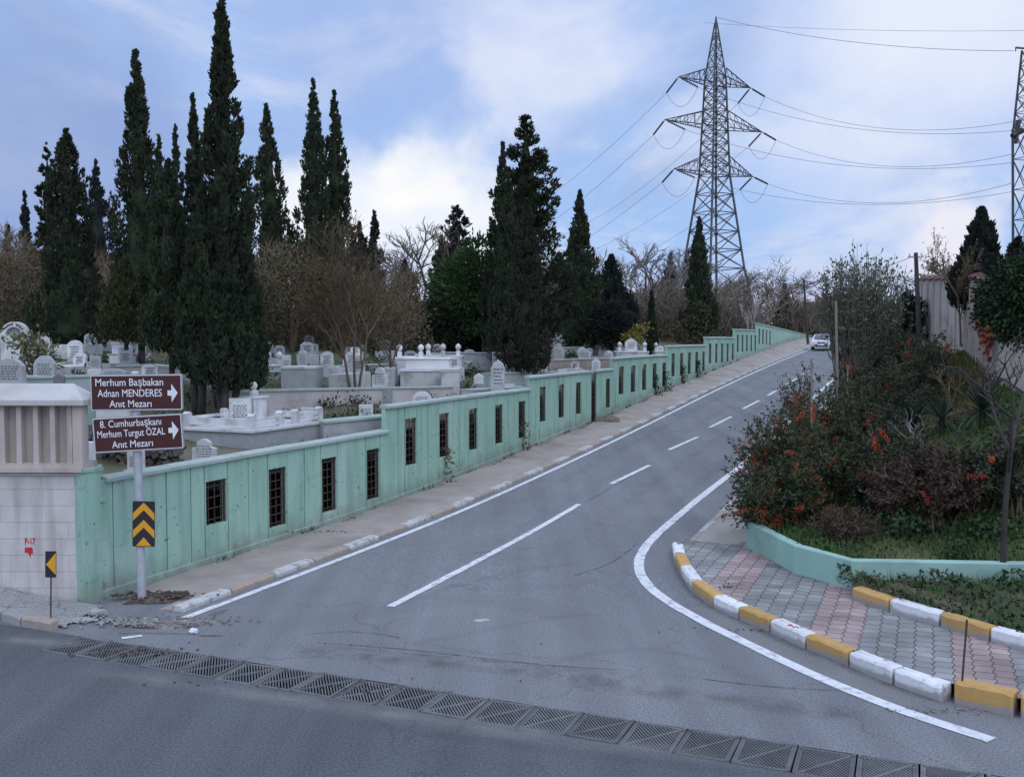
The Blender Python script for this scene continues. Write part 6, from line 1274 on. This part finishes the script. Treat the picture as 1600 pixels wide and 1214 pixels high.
for i in range(5):                                        # the near end bends away to the right
    u0, v0 = 7.5 - i * 1.6, -i * 1.9; u1, v1 = u0 - 1.6, v0 - 1.9; zt = 5.38 - .05 * i; d_ = Vector((u1 - u0, v1 - v0, 0)); a_ = math.atan2(d_.y, d_.x); nrm_ = Vector((-d_.y, d_.x, 0)).normalized() * .12; cpos = Vector(((u0 + u1) / 2, (v0 + v1) / 2, 0)) + nrm_
    mb.box((cpos.x, cpos.y, zt / 2 + .4), (d_.length - .006, .24, zt - .8), a_); cb.prism([(-.26, 0), (.26, 0), (.24, .06), (0, .19), (-.24, .06)], -d_.length / 2 + .01, d_.length / 2 - .01, M=Matrix.Rotation(a_, 3, 'Z') @ Matrix(((0, 1, 0), (1, 0, 0), (0, 0, 1))), c=(cpos.x, cpos.y, zt + .001))
mb.build('wall_body', M_RCON, rw); rb.build('ribs', M_RCON, rw); cb.build('coping', M_TILE, rw)
# ivy on top of the wall and red creeper below it
def ivy_mass(px, py, Y, rx, ry, rz, cnt, m, label, name, seed, leaf, part='foliage'):
    p = at(px, py, Y); g = np.random.default_rng(seed); nC = 80; d = g.normal(size=(nC, 3)); d /= np.linalg.norm(d, axis=1)[:, None]; C = d * g.uniform(.5, 1, (nC, 1)) * (rx, ry, rz); idx = g.integers(0, nC, cnt); P = C[idx] + g.normal(0, .16, (cnt, 3)) * (rx, rx, rz); root = empty(name, p, 0, label, 'ivy')
    leafmesh(part, P, d[idx] + g.normal(0, .6, (cnt, 3)) + (0, 0, -.3), leaf * g.uniform(.6, 1.3, cnt), leaf * .75, m, root, seed); return root
M_IVY = leafmat('ivy_leaves', (.016, .030, .014), (.034, .056, .026), 1.5, 0)
r_ = ivy_mass(1612, 466, 20.6, .95, 1.1, .78, 20000, M_IVY, 'thick dark ivy mass hanging over the right end of the concrete wall', 'ivy_mass', 1, .085)
g = np.random.default_rng(3); segmesh('hanging_stems', [((g.uniform(-.8, .8), g.uniform(-.7, .2), -.3), (g.uniform(-.8, .8), g.uniform(-.8, .1), g.uniform(-1.6, -.8)), .012, .005) for _ in range(40)], M_TWIGB, r_, 3)
M_CREEP = leafmat('red_creeper_leaves', (.20, .05, .03), (.30, .10, .045), 2.5, 0, c3=(.11, .055, .075), s3=1.5, t3=(.5, .6))
for i, (s_, z0, z1, wd, cnt, lb) in enumerate(((19.5, 3.9, 5.5, .8, 700, 'red autumn creeper curtain hanging below the ivy on the concrete wall'), (24.5, 4.6, 5.9, .5, 320, 'small red creeper patch below the coping near the wall joint'), (17.4, 3.6, 4.9, .45, 260, 'purple red creeper strands at the right of the red curtain'))):
    x, y = xy(s_, NWL - .16); root = empty('red_creeper', (x, y, z0), 0, lb, 'creeper'); g = np.random.default_rng(i + 9); u = g.normal(0, wd, cnt); P = np.stack([u * DX, u * DY, g.uniform(0, z1 - z0, cnt) * g.uniform(.5, 1, cnt)], 1); P[:, 2] = (z1 - z0) - P[:, 2]; P[:, :2] += np.array((-DY, DX)) * g.uniform(0, .1, (cnt, 1)) 
    leafmesh('leaves', P, g.normal(0, .6, (cnt, 3)) + (0, 0, -.6), .14 * g.uniform(.6, 1.3, cnt), .10, M_CREEP, root, i)
blades('fallen_leaves', [(*xy(a, b), float(z_bank(a, b)) + .03) for a, b in zip(g.uniform(13, 27, 1500), np.clip(g.normal(13.1, .5, 1500), 11, 13.75))], .13, .10, M_CREEP, 12, 2.0)

# ================================================================ poles, pylons, power lines
def pole(px, ytop, Y, r, label, ground, lean=0.0, m=None):
    p = at(px, ytop, Y); g = ground; root = empty('utility_pole', (p[0] - lean, p[1], g), 0, label, 'pole'); mb = MB(); mb.tube((0, 0, -.5), (lean, 0, p[2] - g), r, r * .75, 10); mb.build('shaft', m or M_BARK, root); mb = MB(); mb.box((lean, 0, p[2] - g - .25), (r * 6, .08, .08)); mb.lathe((lean - r * 2.4, 0, p[2] - g - .2), [(.03, 0), (.05, .05), (.03, .14)], 8); mb.lathe((lean + r * 2.4, 0, p[2] - g - .2), [(.03, 0), (.05, .05), (.03, .14)], 8); mb.build('insulators', M_GREYM, root); return p
pa = pole(1256, 438, 98, .13, 'dark leaning pole beside the pavement at the crest of the road', 4.2, -.5)
pb_ = pole(1431, 395, 58, .15, 'thick dark wooden pole behind the shrubs left of the concrete wall', 3.8, -.35)
pc = pole(1047, 412, 84, .12, 'thin dark pole among the bare trees left of the pylon', 4.4); pd = pole(1009, 428, 80, .10, 'slender dark pole left of the thin one among the bare trees', 4.4)
M_STEEL = mat('dark_galvanised_lattice', (.075, .075, .085), (.11, .11, .12), .8, .6, metal=.2)
M_INS = mat('insulator_glass', (.03, .028, .032), (.05, .045, .05), 5, .35)
def lattice(mb, z0, z1, w0, w1, nb, r, rb, kx=True):
    for i in range(nb):
        f0, f1 = i / nb, (i + 1) / nb; za, zb = z0 + (z1 - z0) * f0, z0 + (z1 - z0) * f1; wa, wb = w0 + (w1 - w0) * f0, w0 + (w1 - w0) * f1; ca = [(-wa, -wa), (wa, -wa), (wa, wa), (-wa, wa)]; cb_ = [(-wb, -wb), (wb, -wb), (wb, wb), (-wb, wb)]
        for j in range(4):
            k = (j + 1) % 4; mb.tube((*ca[j], za), (*cb_[j], zb), r, r, 4); mb.tube((*ca[j], za), (*cb_[k], zb), rb, rb, 3); mb.tube((*ca[k], za), (*cb_[j], zb), rb, rb, 3)
            if kx: mb.tube((*ca[j], za), (*ca[k], za), rb, rb, 3)
YP = 150.0; pz = lambda y: float(at(1112, y, YP)[2]); pX = float(at(1114, 500, YP)[0])
py = empty('pylon', (pX, YP, pz(512)), R(28), 'large steel lattice pylon with three pairs of arms behind the cemetery', 'pylon'); Z = lambda y: pz(y) - pz(512)
mb = MB(); q_ = YP / F * .72
lattice(mb, -3, Z(420), 74 * q_, 46 * q_, 3, .19, .09); lattice(mb, Z(420), Z(275), 46 * q_, 23 * q_, 5, .17, .085); lattice(mb, Z(275), Z(120), 23 * q_, 15.5 * q_, 9, .15, .075); lattice(mb, Z(120), Z(36), 15.5 * q_, 1.5 * q_, 5, .11, .055); mb.lathe((0, 0, Z(36)), [(.2, 0), (.2, .3), (.08, .9)], 6)
mb.build('lattice_body', M_STEEL, py)
tips = {}
for yy, yt, half in ((132, 108, 62), (200, 174, 84), (273, 245, 68)):
    za, zt = Z(yy), Z(yt); bw = (15.5 + (yy - 120) * .042) * q_; Lh = half * YP / F / math.cos(R(28)) 
    for sg in (-1, 1):
        mb = MB(); tip = Vector((sg * Lh, 0, za + .25)); n_ = 5
        for y_ in (-bw, bw):
            for z_ in (za, zt): mb.tube((sg * bw, y_, z_), tip, .09, .08, 4)
        for i in range(n_):
            f0, f1 = i / n_, (i + 1) / n_; A = lambda f, y_, z_: Vector((sg * bw, y_, z_)).lerp(tip, f)
            mb.tube(A(f0, -bw, za), A(f1, bw, za), .05, k=3); mb.tube(A(f0, -bw, za), A(f0, -bw, zt), .05, k=3); mb.tube(A(f0, bw, za), A(f0, bw, zt), .05, k=3); mb.tube(A(f0, -bw, zt), A(f1, -bw, za), .05, k=3); mb.tube(A(f0, bw, zt), A(f1, bw, za), .05, k=3)
        mb.build('crossarm', M_STEEL, py); tips[(yy, sg)] = tip
def wire(name, a, b, sag, r, label, m=None, n=26, parent=None):
    a, b = Vector([float(v) for v in a]), Vector([float(v) for v in b]); pts = [a.lerp(b, i / n) - Vector((0, 0, 4 * sag * (i / n) * (1 - i / n))) for i in range(n + 1)]; o0 = pts[0].copy(); o = segmesh(name, [(tuple(pts[i] - o0), tuple(pts[i + 1] - o0), r, r) for i in range(n)], m or M_WIRE, parent, 3); o.location = o0
    if label: tag(o, label, 'power line', 'power lines of the pylons')
    return o
M_WIRE = mat('power_cable', (.22, .235, .28), None, rough=.6)
bpy.context.view_layer.update(); MW = Matrix.Translation((pX, YP, pz(512))) @ Matrix.Rotation(R(28), 4, 'Z'); inv = MW.inverted()
# strain insulators: towards the right mast and away to the lower left
YM = 118.0; yM = {132: 190, 200: 240, 273: 285}; NMS = {132: 'top', 200: 'middle', 273: 'lower'}
for (yy, sg), tip in tips.items():
    tw = MW @ tip; side = 'left' if sg < 0 else 'right'
    tR = Vector(at(1586, yM[yy] + (14 if sg < 0 else 0), YM + (3 if sg < 0 else -2))); tL = Vector(at(700 + (0 if sg < 0 else 120), {132: 385, 200: 420, 273: 455}[yy], 235))
    for tgt, nm in ((tR, 'right'), (tL, 'left')):
        d = (tgt - tw).normalized(); d = (d + Vector((0, 0, -.32))).normalized(); e = tw + d * 3.6
        mb = MB(); a_, b_ = inv @ (tw + d * .5), inv @ e; mb.tube(inv @ tw, a_, .06, k=4); mb.tube(a_, b_, .05, k=6)
        for i in range(9): c_ = a_.lerp(b_, (i + .5) / 9); dd = (b_ - a_).normalized() * .08; mb.tube(c_ - dd, c_ + dd, .16, .12, 8)
        mb.build('insulator', M_INS, py)
        wire('power_line', e, tgt, 2.6 if nm == 'right' else 4.0, .030 if nm == 'right' else .035, f"cable from the {NMS[yy]} {side} arm of the pylon " + ('towards the lattice mast at the right' if nm == 'right' else 'running down left behind the trees'))
    dl = (tL - tw).normalized(); dr = (tR - tw).normalized(); a_, b_ = inv @ (tw + (dl + Vector((0, 0, -.32))).normalized() * 3.6), inv @ (tw + (dr + Vector((0, 0, -.32))).normalized() * 3.6)
    wire('jumper_cable', a_, b_, 2.4, .03, None, M_INS, 12, py)
top = MW @ Vector((0, 0, Z(36) + .8)); wire('power_line', top, at(1584, 80, YM), 1.2, .035, 'thin earth wire from the pylon peak to the lattice mast at the right'); wire('power_line', at(1100, 36, 190), at(1700, 46, 160), .8, .03, 'faint highest wire crossing the top right of the sky')
wire('power_line', at(1256, 440, 98), at(1431, 399, 58), .5, .02, 'thin low wire between the two wooden poles by the road'); wire('power_line', at(1200, 450, 140), at(1256, 440, 98), .3, .02, 'thin low wire from the crest pole going left')
# lattice mast at the right edge
mX = float(at(1604, 300, YM)[0]); mzb = 5.0; ms = empty('lattice_mast', (mX, YM, mzb), R(20), 'second dark lattice mast cut off by the right edge of the photo', 'pylon'); Zm = lambda y: float(at(1604, y, YM)[2]) - mzb; qm = YM / F * .72
mb = MB(); lattice(mb, -1, Zm(200), 13 * qm, 21 * qm / 1.0, 7, .15, .06); lattice(mb, Zm(200), Zm(78), 20 * qm, 11 * qm, 5, .13, .055); mb.build('lattice_body', M_STEEL, ms)
mb = MB(); mb.tube((-2.2, 0, Zm(78)), (2.2, 0, Zm(76)), .12, k=5); mb.tube((-2.2, 0, Zm(78)), (-2.2, 0, Zm(84)), .06, k=4); mb.build('top_crossarm', M_STEEL, ms)
mb = MB(); mb.tube((-2.4, 0, Zm(215)), (-.9, 0, Zm(205)), .3, .35, 8); mb.tube((-1.9, 0, Zm(226)), (-1.5, 0, Zm(190)), .25, .3, 8); mb.build('insulator', M_INS, ms)

# ================================================================ cars near the crest
def car(px, Y, n_, label, paint, yaw):
    x = (px - 800) / F * Y; s_, nn = sn(x, Y); g = float(hr(s_)) + .01; root = empty('parked_car', (x, Y, g), yaw, label, 'car')
    P = [(-2.1, .30), (-2.15, .55), (-2.05, .82), (-1.0, .95), (-.35, 1.42), (1.05, 1.45), (1.75, 1.02), (2.1, .95), (2.15, .5), (2.1, .28)]   # side outline, front at -x
    bm = bmesh.new(); rows = []
    for sy, k in ((-.80, .0), (-.86, 1.0), (.86, 1.0), (.80, .0)):
        rows.append([bm.verts.new((x_ * (1 - .02 * (1 - k)), (sy if z < 1.0 else sy * (.78 if z > 1.3 else .9)), z if k else .28 + (z - .28) * .97)) for x_, z in P])
    for a, b in zip(rows[:-1], rows[1:]):
        for i in range(len(P)): j = (i + 1) % len(P); bm.faces.new((a[i], a[j], b[j], b[i]))
    bm.faces.new(rows[0][::-1]); bm.faces.new(rows[-1]); bmesh.ops.recalc_face_normals(bm, faces=bm.faces); me = bpy.data.meshes.new('body'); bm.to_mesh(me); bm.free(); me.materials.append(paint); o = bpy.data.objects.new('body', me); COL.objects.link(o); o.parent = root; b_ = o.modifiers.new('bevel', 'BEVEL'); b_.width = .05; b_.segments = 3; b_.angle_limit = R(20)
    def quad(name, pts, m, off=(0, 0, 0)): mb = MB(); mb.add([tuple(Vector(p_) + Vector(off)) for p_ in pts], [tuple(range(len(pts)))]); return mb.build(name, m, root)
    quad('windscreen', [(-.97, -.68, 1.0), (-.97, .68, 1.0), (-.40, .58, 1.38), (-.40, -.58, 1.38)], M_GLS, (-.045, 0, .03)); quad('rear_window', [(1.1, -.58, 1.40), (1.1, .58, 1.40), (1.66, .66, 1.06), (1.66, -.66, 1.06)], M_GLS, (.045, 0, .03))
    for sg in (-1, 1): quad('side_window', [(-.85, sg * .80, 1.0), (1.4, sg * .80, 1.03), (1.0, sg * .70, 1.36), (-.32, sg * .70, 1.36)], M_GLS, (0, sg * .02, 0))
    for x_ in (-1.35, 1.3):
        for sg in (-1, 1):
            mb = MB(); mb.tube((x_, sg * .72, .31), (x_, sg * .88, .31), .31, k=18); wq = mb.build('wheel', M_TYRE, root); mb = MB(); mb.tube((x_, sg * .86, .31), (x_, sg * .892, .31), .19, k=14); mb.build('rim', M_ALU, wq)
    for sg in (-1, 1):
        mb = MB(); mb.box((-2.12, sg * .62, .70), (.08, .34, .15)); mb.build('headlight', M_WHITE, root, bevel=.02); mb = MB(); mb.box((2.13, sg * .68, .78), (.06, .22, .16)); mb.build('tail_light', M_RED, root, bevel=.02); mb = MB(); mb.box((-.75, sg * .98, 1.0), (.12, .2, .13)); mb.build('mirror', paint, root, bevel=.02)
    mb = MB(); mb.box((-2.15, 0, .42), (.06, 1.1, .16)); mb.box((-2.14, 0, .66), (.05, .7, .09)); mb.build('grille', M_BLK, root); mb = MB(); mb.box((-2.185, 0, .47), (.02, .5, .1)); mb.build('number_plate', M_WHITE, root)
    return root
M_GLS = mat('car_glass', (.05, .06, .075), None, rough=.08, spec=.8); M_TYRE = mat('tyre_rubber', (.02, .02, .02), None, rough=.9)
M_SILV = mat('silver_car_paint', (.62, .63, .66), (.66, .67, .70), 1, .3, metal=.25, spec=.6); M_CARG = mat('grey_car_paint', (.30, .31, .34), (.33, .34, .37), 1, .3, metal=.3, spec=.6)
yw = math.pi / 2 - TH
car(1284, 92, 0, 'silver car facing the camera near the crest of the road', M_SILV, yw + .05); car(1338, 84, 0, 'grey car mostly hidden by the shrubs on the right side of the road', M_CARG, yw)
